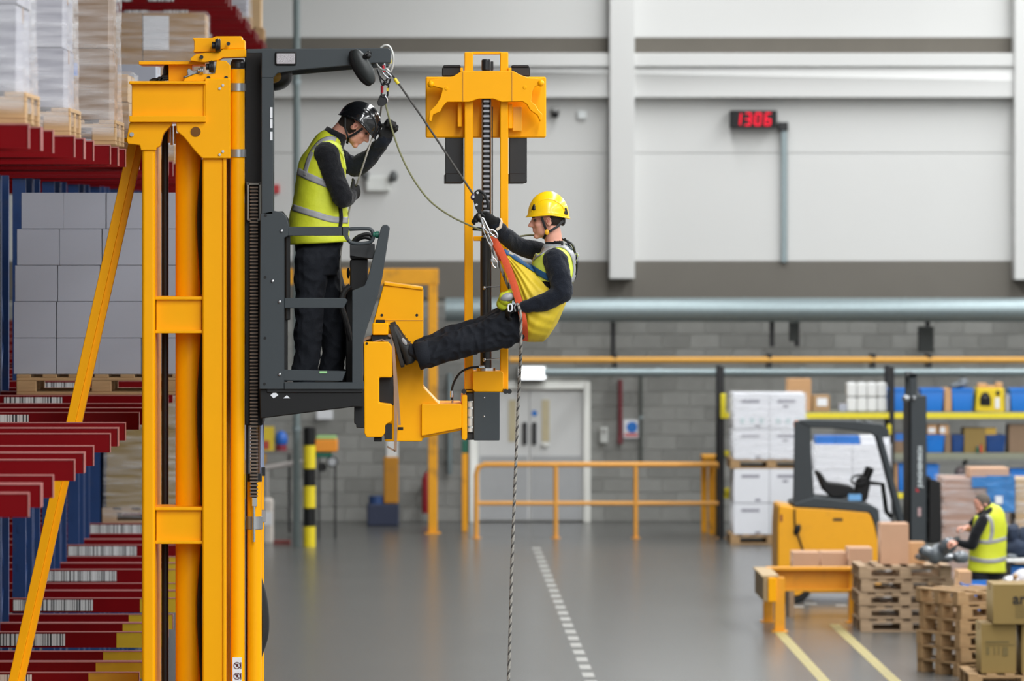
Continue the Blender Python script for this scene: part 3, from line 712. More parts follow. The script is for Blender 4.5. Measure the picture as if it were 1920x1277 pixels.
for yc in (539, 674):
    m = MB(); m.tube([P(908, yc, FM - .03), P(937, yc - 2, FM - .02)], .004, 6); m.ell(P(908, yc + 1, FM - .03), (.01, .01, .012)); m.build('pin_clip', CHROME, T)
m = MB(); m.tube([P(v.x, v.y, FM - .05) for v in bez([(898, 688, 0), (880, 690, 0), (862, 700, 0), (850, 720, 0), (847, 738, 0), (848, 750, 0)], 6)], .007, 8)
hs = m.build('hydraulic_hose', RUB, T)
m = MB(); m.cyl(P(898, 688, FM - .05), P(909, 688, FM - .05), .012, 12); m.cyl(P(847, 733, FM - .05), P(847, 745, FM - .05), .01, 12); m.cyl(P(848, 750, FM - .05), P(848, 757, FM - .05), .007, 10); m.build('hose_coupling', CHROME, hs)
pbx(T, 'mast_top_tie', YEL, 885, 940, 97, 102, FM + .02, .06, .003)
m = MB(); m.cyl(P(911, 112, FM - .03), P(911, 132, FM - .03), .028, 18); m.pbox(904, 919, 111, 132, FM - .05, .08); m.build('chain_pulley', BLKM, T, bevel=.004)
MB().pbox(920, 925, 115, 132, FM, .03).build('chain_bolt', BLKM, T, bevel=.003)
# fork carriage
cw = pbx(T, 'carriage_plate', YEL, 798, 1024, 144, 258, FM + .14, .1, .008)
hd = [(805, 150), (838, 145), (850, 143), (866, 133), (962, 133), (975, 140), (992, 146), (1019, 148), (1017, 158), (1003, 162), (998, 172), (996, 190), (1004, 197), (1010, 207), (1017, 214), (1016, 224), (1013, 228), (1008, 216), (994, 206), (988, 195), (980, 190), (941, 191), (925, 185), (898, 185), (880, 191), (838, 191), (830, 200), (826, 209), (812, 215), (809, 228), (804, 226), (806, 208), (818, 196), (826, 182), (830, 166), (806, 160)]
ppr(T, 'carriage_hanger', YEL, hd, FM - .07, .12, .005, 2)
for xs in (868, 960): MB().pbox(xs - .7, xs + .7, 134, 190, FM - .073, .01).build('hanger_seam', mat('seam2_%d' % xs, rgb(190, 128, 0), .5), T)
for a, b in ((863, 868), (953, 959)): pbx(T, 'carriage_tab', YEL, a, b, 127, 134, FM - .03, .1, .002)
for x, y in ((837, 166), (984, 164)): MB().cyl(P(x, y, FM - .075), P(x, y, FM - .06), .012, 14).build('hanger_pin', YEL, T, bevel=.003)
for x, y in ((808, 158), (1014, 156)): MB().ell(P(x, y, FM - .06), (.022, .03, .022)).build('hanger_knuckle', YEL, T)
for x, y in ((862, 222), (957, 225)): pbx(T, 'carriage_gusset', YEL, x - 4, x + 4, y - 30, y + 16, FM + .04, .1, .004)
pbx(T, 'guide_plate', mat('shaded_tab', rgb(242, 168, 0), .45), 961, 979, 200, 246, FM + .06, .05, .004)
for (a, b, w) in ((835, 869, 1), (955, 988, 1)):
    m = MB(); m.pbox(a, b, 240, 343, FM + .16, .06); m.pbox(a, b, 325, 343, FM + .1, 1.1); m.build('fork', BLKM, T, bevel=.004)
for a, b in ((829, 866), (957, 994)):
    m = MB(); m.pbox(a, b, 126, 143, FM + .2, .12); m.pbox(a + 2, b - 2, 122, 127, FM + .2, .12); m.build('carriage_bumper', BLKM, T, bevel=.006)
# brown straps laid over the head block
m = MB()
def ribbon(mb, pts, Y, w, th=.004):
    for i in range(len(pts) - 1):
        a, b = pts[i], pts[i + 1]; A, B = P(a[0], a[1], Y), P(b[0], b[1], Y); d = (B - A); nrm = Vector((d.z, 0, -d.x)).normalized() * th
        mb.add([A - nrm, A + nrm, B + nrm, B - nrm] + [q + Vector((0, w, 0)) for q in (A - nrm, A + nrm, B + nrm, B - nrm)], [(0, 1, 2, 3), (4, 7, 6, 5), (0, 4, 5, 1), (2, 6, 7, 3), (1, 5, 6, 2), (0, 3, 7, 4)])
    return mb
sp = bez([(679, 710, 0), (679, 670, 0), (681, 642, 0), (692, 633, 0), (715, 630, 0), (733, 630, 0), (737, 645, 0), (740, 700, 0), (742, 790, 0), (741, 847, 0)], 6)
ribbon(m, [(v.x, v.y) for v in sp], HA + .1, .09, .009); ribbon(m, [(741, 846), (733, 842), (726, 838)], HA + .1, .06, .004)
sp = bez([(684, 640, 0), (700, 636, 0), (722, 634, 0), (735, 642, 0), (743, 715, 0), (749, 797, 0)], 6)
ribbon(m, [(v.x, v.y) for v in sp], HA + .16, .09, .008)
ribbon(m, [(700, 641), (716, 637), (726, 641), (716, 644), (702, 643)], HA + .04, .08, .004)
so = m.build('webbing_strap', STRAP, loc=P(700, 633, HA + .1)); tag(so, 'brown webbing strap draped over the yellow fork head under the boot', 'strap')
MB().pbox(722, 735, 636, 668, HA + .07, .05).build('strap_buckle', mat('buckle_grey', rgb(96, 92, 86), .5), so, bevel=.005)
# ---------------------------------------------------------------- people
def frame_to(t, a):
    t = t.normalized(); u = (a - t * a.dot(t))
    if u.length < 1e-4: u = Vector((1, 0, 0)) - t * t.x
    u.normalize(); return t, u, t.cross(u)
class Body:
    """collects tapered limbs and rounded masses; fused to one skin by voxel remesh"""
    def __init__(s): s.mb = MB(); s.seg = []           # seg: (a, b, ra, rb, label)
    def limb(s, pts, rad, lab, n=16, wide=None, wf=1.0):
        pts = [Vector(p) for p in pts]
        # dome ends
        P2, R2 = [], []
        t0 = (pts[0] - pts[1]).normalized(); t1 = (pts[-1] - pts[-2]).normalized()
        for g in (85, 60, 30): P2.append(pts[0] + t0 * rad[0] * math.sin(math.radians(g))); R2.append(rad[0] * math.cos(math.radians(g)))
        P2 += pts; R2 += list(rad)
        for g in (30, 60, 85): P2.append(pts[-1] + t1 * rad[-1] * math.sin(math.radians(g))); R2.append(rad[-1] * math.cos(math.radians(g)))
        k = len(P2); b = len(s.mb.v); prev = wide or Vector((0, 1, 0))
        for i, p in enumerate(P2):
            t = (P2[min(i + 1, k - 1)] - P2[max(i - 1, 0)])
            t, u, w = frame_to(t, prev)
            if not wide: prev = u
            for j in range(n):
                g = 2 * math.pi * j / n
                s.mb.v.append(tuple(p + u * (math.cos(g) * R2[i] * wf) + w * (math.sin(g) * R2[i])))
        for i in range(k - 1):
            for j in range(n): s.mb.f.append([b + i * n + j, b + i * n + (j + 1) % n, b + (i + 1) * n + (j + 1) % n, b + (i + 1) * n + j]); s.mb.m.append(0)
        s.mb.f.append([b + j for j in range(n)][::-1]); s.mb.f.append([b + (k - 1) * n + j for j in range(n)]); s.mb.m += [0, 0]
        for i in range(len(pts) - 1): s.seg.append((pts[i], pts[i + 1], rad[i], rad[i + 1], lab))
    def loft(s, secs, lab, n=28):                      # secs: (centre, r in the picture plane, r along Y)
        loft(s.mb, secs, n, True)
        for i in range(len(secs) - 1): s.seg.append((secs[i][0], secs[i + 1][0], min(secs[i][1], secs[i][2]), min(secs[i + 1][1], secs[i + 1][2]), lab))
    def ell(s, c, rad, M, lab):
        s.mb.ell(c, rad, M, 20, 14); r = min(rad); c = Vector(c)
        ax = max(range(3), key=lambda i: rad[i]); d = M.col[ax] * (rad[ax] - r)
        s.seg.append((c - d, c + d, r, r, lab))
    def build(s, name, parent, mats, voxel=.006, smooth=4, fold=None):
        org = ORG[parent.name]
        me = bpy.data.meshes.new(name); me.from_pydata([tuple(Vector(v) - org) for v in s.mb.v], [], s.mb.f)
        bm = bmesh.new(); bm.from_mesh(me); bmesh.ops.recalc_face_normals(bm, faces=bm.faces); bm.to_mesh(me); bm.free()
        o = bpy.data.objects.new(name, me); COL.objects.link(o)
        md = o.modifiers.new('r', 'REMESH'); md.mode = 'VOXEL'; md.voxel_size = voxel
        m2 = o.modifiers.new('s', 'SMOOTH'); m2.factor = .5; m2.iterations = smooth
        dg = bpy.context.evaluated_depsgraph_get(); dg.update()
        ne = bpy.data.meshes.new_from_object(o.evaluated_get(dg)); o.modifiers.clear(); o.data = ne; bpy.data.meshes.remove(me)
        nv = len(ne.vertices); co = np.zeros(nv * 3); ne.vertices.foreach_get('co', co); co = co.reshape(-1, 3)
        labs = list(dict.fromkeys(x[4] for x in s.seg)); o.data.materials.clear()
        def nearest(Q):
            best = np.full(len(Q), 1e9); who = np.zeros(len(Q), int)
            for a, b, ra, rb, lab in s.seg:
                a = np.array(a - org); b = np.array(b - org); d = b - a; L2 = max(d @ d, 1e-9)
                t = np.clip(((Q - a) @ d) / L2, 0, 1); dist = np.linalg.norm(Q - a - t[:, None] * d, axis=1) - (ra + (rb - ra) * t)
                m = dist < best; best[m] = dist[m]; who[m] = labs.index(lab)
            return who
        if fold:                                        # cloth folds on the clothed zones
            no = np.zeros(nv * 3); ne.vertices.foreach_get('normal', no); no = no.reshape(-1, 3); who = nearest(co)
            amp = np.array([fold.get(l, (0, 1))[0] for l in labs])[who]
            for i in np.nonzero(amp)[0]:
                q = Vector(co[i]); sc_ = fold[labs[who[i]]][1]
                h = noise.noise(q * sc_) + .5 * (1 - abs(noise.noise(q * sc_ * 1.9 + Vector((3, 1, 7))) * 2.2))
                co[i] += no[i] * amp[i] * h
            ne.vertices.foreach_set('co', co.ravel()); ne.update()
        for l in labs: ne.materials.append(mats[l])
        nf = len(ne.polygons); ce = np.zeros(nf * 3); ne.polygons.foreach_get('center', ce)
        ne.polygons.foreach_set('material_index', nearest(ce.reshape(-1, 3)).astype(np.int32))
        ne.polygons.foreach_set('use_smooth', [True] * nf)
        o.parent = parent; o.name = name; ORG[o.name] = org; ne.name = name; return o
def loft(mb, secs, n=28, cap=True, rows=None):
    k = len(secs); C_ = [s[0] for s in secs]; b = len(mb.v)
    for i in range(k):
        t = (C_[min(i + 1, k - 1)] - C_[max(i - 1, 0)]); t.y = 0; t.normalize(); w = Vector((t.z, 0, -t.x))
        sq = secs[i][3] if len(secs[i]) > 3 else 1.0
        for j in range(n):
            g = 2 * math.pi * j / n; cg, sg = math.cos(g), math.sin(g)
            mb.v.append(tuple(C_[i] + w * (cg * secs[i][1]) + Vector((0, 1, 0)) * (math.copysign(abs(sg) ** sq, sg) * secs[i][2])))
    for i in range(k - 1):
        for j in range(n): mb.f.append([b + i * n + j, b + i * n + (j + 1) % n, b + (i + 1) * n + (j + 1) % n, b + (i + 1) * n + j]); mb.m.append(mb.mi)
    if cap:
        mb.f.append([b + j for j in range(n)][::-1]); mb.f.append([b + (k - 1) * n + j for j in range(n)]); mb.m += [mb.mi] * 2
    return mb
def interp(secs, n):                                    # smooth the sections (catmull-rom)
    out = []
    for i in range(len(secs) - 1):
        g = lambda j: secs[max(0, min(len(secs) - 1, j))]
        for k in range(n):
            t = k / n; r = []
            for q in range(3):
                a, b_, c, d = g(i - 1)[q], g(i)[q], g(i + 1)[q], g(i + 2)[q]
                r.append(.5 * ((2 * b_) + (c - a) * t + (2 * a - 5 * b_ + 4 * c - d) * t * t + (3 * b_ - a - 3 * c + d) * t ** 3))
            out.append(tuple(r))
    return out + [tuple(secs[-1][:3])]
def head(B, C, f, u, sc=1.0, hair=None, lab='skin'):
    f = f.normalized(); u = (u - f * u.dot(f)).normalized(); l = u.cross(f); M = Matrix((f, l, u)).transposed()
    q = lambda a, b, c: C + (f * a + l * b + u * c) * sc
    R = lambda *r: tuple(x * sc for x in r)
    B.ell(q(-.008, 0, .035), R(.098, .076, .09), M, lab); B.ell(q(.042, 0, -.03), R(.052, .06, .082), M, lab)
    B.ell(q(.036, 0, -.072), R(.05, .052, .038), M, lab); B.ell(q(.074, 0, -.1), R(.022, .024, .018), M, lab)
    B.ell(q(.075, 0, .022), R(.026, .05, .016), M, lab)
    B.limb([q(.09, 0, .01), q(.104, 0, -.012), q(.116, 0, -.03)], [.010 * sc, .011 * sc, .0125 * sc], lab, 10)
    B.ell(q(.1, 0, -.034), R(.016, .018, .009), M, lab)
    B.ell(q(.088, 0, -.058), R(.013, .024, .007), M, lab); B.ell(q(.086, 0, -.071), R(.013, .022, .008), M, lab)
    for s in (-1, 1):
        B.ell(q(-.002, s * .076, -.012), R(.02, .009, .031), M @ Matrix.Rotation(.25, 3, 'Y'), lab)
        B.ell(q(.055, s * .042, -.028), R(.03, .02, .025), M, lab)
    return q, M
def eyes(q, M, parent, sc=1.0):
    for s in (-1, 1):
        m = MB(); m.ell(q(.079, s * .03, .001), (.012 * sc, .014 * sc, .009 * sc), M, 12, 8); e = m.build('eye', mat('eye_dark', rgb(70, 54, 46), .3), parent)
        m = MB(); m.tube([q(.092, s * .012, .018), q(.095, s * .03, .022), q(.083, s * .047, .017)], [.003 * sc, .005 * sc, .002 * sc], 6); m.build('eyebrow', HAIR, parent)
def ear_detail(q, M, parent, s, sc=1.0):
    m = MB(); m.tube([q(.008, s * .086, .004), q(-.004, s * .087, .014), q(-.016, s * .087, .002), q(-.012, s * .087, -.016), q(.0, s * .086, -.034)], .0042 * sc, 6); m.build('ear_rim', SKIN, parent)
    MB().ell(q(.002, s * .084, -.008), (.007, .003, .011), M, 10, 6).build('ear_hollow', mat('skin_shadow', rgb(170, 100, 84), .6), parent)
def hand(B, W, d, nrm, side, lab, curl=(50, 70, 45), sc=1.0, spread=0, thumb_in=.5):
    """W wrist, d towards knuckles, nrm palm side, side: sign of the thumb along d x nrm"""
    d = d.normalized(); nrm = (nrm - d * nrm.dot(d)).normalized(); l = d.cross(nrm) * side
    B.limb([W, W + d * .04 * sc, W + d * .082 * sc], [.017 * sc, .0165 * sc, .015 * sc], lab, 14, wide=l, wf=2.35)
    for i, (o, f_) in enumerate(((.033, .93), (.011, 1.0), (-.011, .94), (-.032, .78))):
        p = W + d * (.084 - (.006 if i == 3 else 0)) * sc + l * o * sc; a = 0; pts = [p - d * .02 * sc, p]
        for L, c in zip((.044, .027, .022), curl):
            a += math.radians(c + i * 4); dd = d * math.cos(a) + nrm * math.sin(a) + l * spread * o * 4
            p = p + dd.normalized() * L * f_ * sc; pts.append(p)
        B.limb(pts, [.0098 * sc, .0098 * sc, .0092 * sc, .0086 * sc, .0078 * sc], lab, 10)
    p = W + d * .022 * sc + l * .03 * sc; dd = (d * .55 + l * .75 + nrm * .35).normalized(); p2 = p + dd * .042 * sc
    d3 = (d * .75 + l * .1 + nrm * thumb_in).normalized(); p3 = p2 + d3 * .034 * sc; p4 = p3 + (d3 + nrm * .4).normalized() * .026 * sc
    B.limb([p, p2, p3, p4], [.014 * sc, .0125 * sc, .0112 * sc, .0095 * sc], lab, 10)
def helmet(name, parent, C, f, u, m, rad, front=-.02, side=.03, back=-.04, sc=1.0, ridge=True):
    f = f.normalized(); u = (u - f * u.dot(f)).normalized(); l = u.cross(f); nth, nph = 48, 16
    def q(th, k):                                       # k: 0 crown .. 1 rim
        c, s_ = math.cos(th), math.sin(th)
        rim = front * max(0, c) ** 1.2 + back * max(0, -c) ** 1.2 + side * (s_ * s_) + (.012 * math.sin(2 * th) ** 2 if 0 else 0)
        ph0 = math.acos(max(-.9, min(.95, rim / rad[2]))); ph = ph0 * k
        r = 1 + (.05 * max(0, (k - .9) / .1) ** 2) * (1 + max(0, c) * .8)
        bul = .035 * math.exp(-((ph - 1.05) / .35) ** 2) * (abs(s_) ** 3)
        return C + f * (rad[0] * math.sin(ph) * c * (r + bul)) + l * (rad[1] * math.sin(ph) * s_ * (r + bul * 1.5)) + u * (rad[2] * math.cos(ph))
    mb = MB(); vs = [C + u * rad[2]]; fs = []
    for i in range(1, nph + 1):
        for j in range(nth): vs.append(q(2 * math.pi * j / nth, i / nph))
    for j in range(nth): fs.append([0, 1 + j, 1 + (j + 1) % nth])
    for i in range(nph - 1):
        for j in range(nth): fs.append([1 + i * nth + j, 1 + (i + 1) * nth + j, 1 + (i + 1) * nth + (j + 1) % nth, 1 + i * nth + (j + 1) % nth])
    mb.add(vs, fs); o = mb.build(name, m, parent, ang=60, solid=.006)
    r = MB(); r.tube([q(2 * math.pi * j / nth, 1.0) for j in range(nth)], .0042, 6, True); r.build('helmet_rim', m, o)
    if ridge:
        for s in (-1, 1):
            pts = []
            for t in range(15):
                g = -1 + 2 * t / 14; th = s * (math.pi / 2 + g * .95); pts.append(q(th, .86 - .33 * (1 - g * g) ** .7))
            MB().tube(pts, .0045, 6).build('helmet_ridge', m, o)
    return o, q
def bvh_of(*objs):
    vs, fs = [], []
    dg = bpy.context.evaluated_depsgraph_get(); dg.update()
    for o in objs:
        b = len(vs); W = ORG[o.name]
        me = o.evaluated_get(dg).data
        vs += [v.co + W for v in me.vertices]; fs += [[b + i for i in p.vertices] for p in me.polygons]
    return BVHTree.FromPolygons(vs, fs)
def band(name, m, parent, tree, pts, wpx, Y, off=.004, n=6, side=-1):
    """a strip of cloth laid on the near (or far) side of a body along a drawn path"""
    path = bez([(x, y, 0) for x, y in pts], n); mb = MB(); rows = []
    for i, p in enumerate(path):
        t = (path[min(i + 1, len(path) - 1)] - path[max(i - 1, 0)]).normalized(); nn = Vector((-t.y, t.x, 0)); row = []
        for k in range(5):
            q = p + nn * wpx * (k / 4 - .5); X, Z = PX(q.x, Y), PZ(q.y, Y)
            h = tree.ray_cast(Vector((X, Y + side * 1.2, Z)), Vector((0, -side, 0)))
            row.append((h[0] + h[1] * off * (1 if h[1].y * side > 0 else -1)) if h[0] is not None else None)
        rows.append(row)
    idx = {}; 
    for i, r in enumerate(rows):
        for k in range(5):
            if r[k] is not None: idx[(i, k)] = len(mb.v); mb.v.append(tuple(r[k]))
    for i in range(len(rows) - 1):
        for k in range(4):
            ks = [(i, k), (i, k + 1), (i + 1, k + 1), (i + 1, k)]
            if all(q in idx for q in ks):
                ys = [mb.v[idx[q]][1] for q in ks]
                if max(ys) - min(ys) < .12: mb.f.append([idx[q] for q in ks]); mb.m.append(0)
    if not mb.f: return None
    return mb.build(name, m, parent, ang=80, solid=.003)
def boot(name, parent, ankle, toe, up, m=SHOE, sc=1.0):
    """a laced low boot from the ankle joint, sole lying opposite to 'up'"""
    d = (toe - ankle); d = (d - up * d.dot(up)).normalized(); l = up.cross(d)
    h = ankle - up * .07 * sc; q = lambda a, b, c: h + d * a * sc + l * b * sc + up * c * sc
    prof = [(-.065, .030, .085, .035), (-.05, .036, .10, .03), (-.02, .037, .112, .026), (.02, .038, .112, .022), (.06, .042, .085, .012), (.10, .047, .068, .008), (.14, .048, .056, .006), (.175, .043, .046, .006), (.198, .026, .032, .008)]
    mb = MB(); n = 16; vs = []
    for a, w, t, b in prof:
        for j in range(n):
            g = 2 * math.pi * j / n; vs.append(q(a, w * math.copysign(abs(math.cos(g)) ** .8, math.cos(g)), (t + b) / 2 - .0 + (t - b) / 2 * math.sin(g)))
    k = len(prof)
    mb.add(vs, [[i * n + j, i * n + (j + 1) % n, (i + 1) * n + (j + 1) % n, (i + 1) * n + j] for i in range(k - 1) for j in range(n)] + [list(range(n))[::-1], [(k - 1) * n + j for j in range(n)]])
    o = mb.build(name, m, parent, ang=70)
    sm = MB(); out = [(-.072, .024), (-.06, .036), (-.02, .04), (.05, .042), (.11, .05), (.16, .05), (.19, .036), (.206, .012)]
    ring = [(a, w) for a, w in out] + [(a, -w) for a, w in out[::-1]]; nn = len(ring)
    sm.add([q(a, b, .0) for a, b in ring] + [q(a, b, .026 + max(0, a - .15) * .2) for a, b in ring], [list(range(nn)), list(range(nn, 2 * nn))] + [[i, (i + 1) % nn, (i + 1) % nn + nn, i + nn] for i in range(nn)])
    sm.build('sole', SOLE, o, bevel=.004)
    for i in range(4):
        a = .03 + i * .024; MB().tube([q(a, -.03, (.094, .08, .068, .06)[i]), q(a + .004, 0, (.107, .092, .079, .07)[i]), q(a, .03, (.094, .08, .068, .06)[i])], .003, 6).build('lace', BLKM, o)
    return o
MATS = {'skin': SKIN, 'hair': HAIR, 'hairg': HAIRG, 'fleece': FLEECE, 'navy': NAVYF, 'trousers': TROU, 'glove': GLOVE}
# ---- the operator standing in the cab
YA = 35.78
MA = thing('person', 'person in black helmet and hi-vis vest standing in the raised cab, gripping ropes', 'person', (PX(597, YA), YA, FZ))
def A(x, y, dy=0): return Vector((PX(x, YA), YA + dy, PZ(y, YA)))
B = Body(); s = S(YA)
tor = [(A(598, 470), .138, .165), (A(600, 430), .14, .165), (A(600, 395), .135, .17), (A(601, 350), .13, .18), (A(606, 312), .125, .19), (A(614, 284), .10, .175), (A(626, 262), .07, .10)]
B.loft(interp(tor, 3), 'fleece')
B.limb([A(628, 262), A(636, 250), A(648, 236)], [.062, .055, .055], 'skin')
fA, uA = Vector((.76, 0, -.65)), Vector((.65, 0, .76))
hq, hM = head(B, A(668, 235), fA, uA)
B.ell(hq(-.034, 0, .0), (.078, .074, .085), hM, 'hair'); B.ell(hq(-.055, 0, -.04), (.05, .06, .05), hM, 'hair')
# arms
B.limb([A(613, 290, -.175), A(628, 333, -.2), A(643, 371, -.225)], [.075, .066, .062], 'fleece')
B.limb([A(643, 371, -.225), A(651, 371, -.15), A(656, 367, -.09)], [.062, .052, .044], 'fleece')
hand(B, A(656, 366, -.1), Vector((.62, .75, .2)), Vector((-.71, .63, .225)), 1, 'glove', (70, 90, 50), 1.05)
B.limb([A(622, 288, .17), A(645, 306, .2), A(667, 313, .2)], [.072, .062, .06], 'navy')
B.limb([A(667, 313, .2), A(695, 291, .14), A(719, 266, .06)], [.062, .052, .042], 'navy')
hand(B, A(721, 263, .05), Vector((.36, -.05, .93)), Vector((.35, -.94, 0)), -1, 'glove', (40, 85, 60), 1.15, 0, .9)
# legs and seat
B.loft([(A(597, 445), .14, .16), (A(597, 470), .145, .17), (A(597, 492), .14, .17), (A(597, 515), .12, .165)], 'trousers')
B.limb([A(584, 485, -.09), A(581, 560, -.1), A(580, 600, -.1), A(576, 660, -.1), A(573, 706, -.1)], [.105, .092, .084, .08, .08], 'trousers')
B.limb([A(608, 485, .09), A(622, 560, .1), A(625, 600, .1), A(624, 660, .1), A(620, 706, .1)], [.1, .088, .08, .076, .075], 'trousers')
bA = B.build('body', MA, MATS, .006, 4, {'fleece': (.009, 10), 'navy': (.009, 10), 'trousers': (.013, 8)})
eyes(hq, hM, MA); ear_detail(hq, hM, MA, 1); ear_detail(hq, hM, MA, -1)
for dy, x in ((-.1, 573), (.1, 620)): boot('boot', MA, Vector((PX(x + 2, YA), YA + dy, FZ + .072)), Vector((PX(x + 60, YA), YA + dy, FZ + .05)), Vector((0, 0, 1)))
vs_ = [(A(598, 456), .192, .215), (A(597, 430), .192, .212), (A(599, 400), .182, .205), (A(601, 365), .166, .202), (A(602, 335), .158, .203), (A(606, 308), .146, .205), (A(611, 287), .122, .198), (A(617, 268), .098, .16), (A(625, 254), .074, .09)]
def crumple(bm, amp=.008, sc_=9):
    bm.normal_update()
    for v in bm.verts: v.co += v.normal * amp * (noise.noise(v.co * sc_) + .5 * noise.noise(v.co * sc_ * 2.3))
vestA = loft(MB(), interp(vs_, 5), 48, False).build('vest', VEST, MA, ang=80, fn=crumple, solid=.004)
tA = bvh_of(vestA)
def ring_band(name, m, parent, secs, i0, i1, off=.005, n=48, fn=None):
    ss = [(c, a + off, b + off) for c, a, b in interp(secs, 10)][i0:i1]
    return loft(MB(), ss, n, False).build(name, m, parent, ang=80, fn=fn, solid=.003)
band('reflective_band', REFL, MA, tA, [(544, 387), (566, 394), (592, 402), (622, 411), (652, 413)], 12, YA)
band('reflective_band', REFL, MA, tA, [(559, 321), (572, 328), (590, 336), (610, 344), (630, 352)], 13, YA)
band('reflective_strap', REFL, MA, tA, [(572, 330), (579, 303), (588, 283), (603, 266), (620, 260), (630, 263)], 8, YA)
band('vest_trim', VESTP, MA, tA, [(586, 290), (598, 275), (616, 268), (632, 272), (642, 285), (648, 300), (651, 320)], 8, YA)
band('vest_opening', FLEECE, MA, tA, [(637, 386), (639, 405), (638, 422), (636, 432)], 6, YA, .007)
col_ = MB(); loft(col_, [(A(621, 268), .084, .1), (A(627, 256), .078, .088), (A(632, 246), .07, .076)], 28, False); col_.build('collar', FLEECE, MA, ang=80, solid=.006)
hA, hqA = helmet('helmet', MA, hq(.004, 0, .03), fA, uA, HELM_B, (.138, .114, .13), front=-.02, side=.0, back=-.05, ridge=True)
MB().ell(hq(-.118, 0, .03), (.014, .035, .02), hM).build('helmet_clip', BLK, hA)
for s_ in (-1, 1):
    MB().tube([hq(.045, s_ * .09, .012), hq(.03, s_ * .083, -.045), hq(.012, s_ * .072, -.09), hq(.03, s_ * .02, -.125)], [(.0022, .009)] * 4, 6).build('chin_strap', BLK, hA)
    MB().tube([hq(-.09, s_ * .07, -.0), hq(-.04, s_ * .084, -.06), hq(.012, s_ * .075, -.092)], [(.0022, .007)] * 3, 6).build('rear_strap', BLK, hA)
# ---- the man hanging on the rope
YB = 35.5
MBn = thing('person', 'person in yellow helmet hanging in a yellow rescue sling, one boot on the truck', 'person', (PX(1010, YB), YB, PZ(640, YB)))
def A(x, y, dy=0): return Vector((PX(x, YB), YB + dy, PZ(y, YB)))
B = Body()
tor = [(A(992, 616), .12, .165), (A(1006, 590), .135, .17), (A(1019, 560), .135, .16), (A(1030, 530), .13, .165), (A(1037, 502), .125, .175), (A(1041, 480), .108, .17), (A(1040, 468), .06, .085)]
B.loft(interp(tor, 3), 'fleece')
B.limb([A(1040, 466), A(1038, 450), A(1034, 432)], [.06, .056, .058], 'skin')
fB, uB = Vector((-.985, 0, -.06)), Vector((-.06, 0, 1))
hqb, hMb = head(B, A(1027, 412), fB, uB, .99)
B.ell(hqb(-.032, 0, .012), (.076, .0765, .06), hMb, 'hair')
B.limb([A(1040, 487, -.17), A(1048, 520, -.215), A(1051, 549, -.235)], [.076, .068, .064], 'navy')
B.limb([A(1051, 549, -.235), A(1018, 566, -.235), A(984, 575, -.215)], [.064, .053, .04], 'navy')
hand(B, A(984, 575, -.215), Vector((-.97, .2, -.1)), Vector((-.1, .5, -.85)), -1, 'glove', (25, 40, 30))
B.limb([A(1030, 482, .16), A(1003, 470, .2), A(972, 461, .17)], [.07, .06, .057], 'navy')
B.limb([A(972, 461, .17), A(952, 446, .1), A(931, 424, .02)], [.057, .05, .041], 'navy')
hand(B, A(930, 420, .0), Vector((-.86, .05, .5)), Vector((-.25, -.85, -.45)), -1, 'glove', (35, 60, 45), 1.15)
B.limb([A(968, 608, -.06), A(945, 617, -.06), A(905, 632, -.05), A(890, 637, -.045)], [.112, .112, .094, .086], 'trousers')
B.limb([A(890, 637, -.045), A(858, 645, -.03), A(825, 656, -.015), A(806, 662, -.01)], [.088, .088, .083, .086], 'trousers')
B.limb([A(806, 662, -.01), A(790, 662, -.005), A(776, 660, 0)], [.06, .05, .045], 'trousers')
B.limb([A(970, 604, .09), A(945, 609, .12), A(893, 623, .14)], [.11, .105, .084], 'trousers')
B.limb([A(893, 623, .14), A(850, 637, .15), A(790, 656, .15)], [.085, .08, .07], 'trousers')
bB = B.build('body', MBn, MATS, .006, 4, {'navy': (.009, 10), 'fleece': (.006, 11), 'trousers': (.016, 9)})
eyes(hqb, hMb, MBn); ear_detail(hqb, hMb, MBn, 1, .99); ear_detail(hqb, hMb, MBn, -1, .99)
up = Vector((.97, 0, .24))
sh = boot('boot', MBn, A(766, 663, -.0), A(735, 600, -.0), Vector((.962, 0, .272)), sc=1.0)
boot('boot', MBn, A(768, 660, .15), A(737, 597, .15), Vector((.962, 0, .272)), sc=1.0)
MB().tube([A(808, 661.5, -.01), A(795, 664.5, -.006), A(781.5, 668.5, -.004)], [.086, .086, .089], 28, caps=False).build('trouser_cuff', TROU, MBn, solid=.006, ang=80)
MB().ell(A(758, 640, -.045), (.012, .004, .026), Matrix.Rotation(-.6, 3, 'Y')).build('reflective_mark', REFL, sh)
sl = [(A(946, 480), .04, .035), (A(966, 503), .075, .09), (A(983, 534), .125, .15), (A(997, 562), .165, .195), (A(1010, 585), .185, .205), (A(1024, 594), .172, .195), (A(1037, 592), .12, .15), (A(1046, 590), .04, .06)]
def slv(a, b, hw): # section from its upper and lower edge in the picture
    return (A((a[0] + b[0]) / 2, (a[1] + b[1]) / 2), hw, math.hypot(a[0] - b[0], a[1] - b[1]) / 2 / S(YB), (b[0] - a[0], b[1] - a[1]))
sect = [((941, 464), (949, 490), .04), ((958, 476), (959, 520), .08), ((976, 486), (969, 560), .14), ((996, 498), (975, 602), .185), ((1018, 511), (979, 636), .212), ((1040, 524), (988, 641), .22), ((1058, 537), (1003, 641.5), .205), ((1066, 543), (1018, 641), .175), ((1066.5, 548), (1028, 632), .13), ((1062, 566), (1044, 608), .06)]
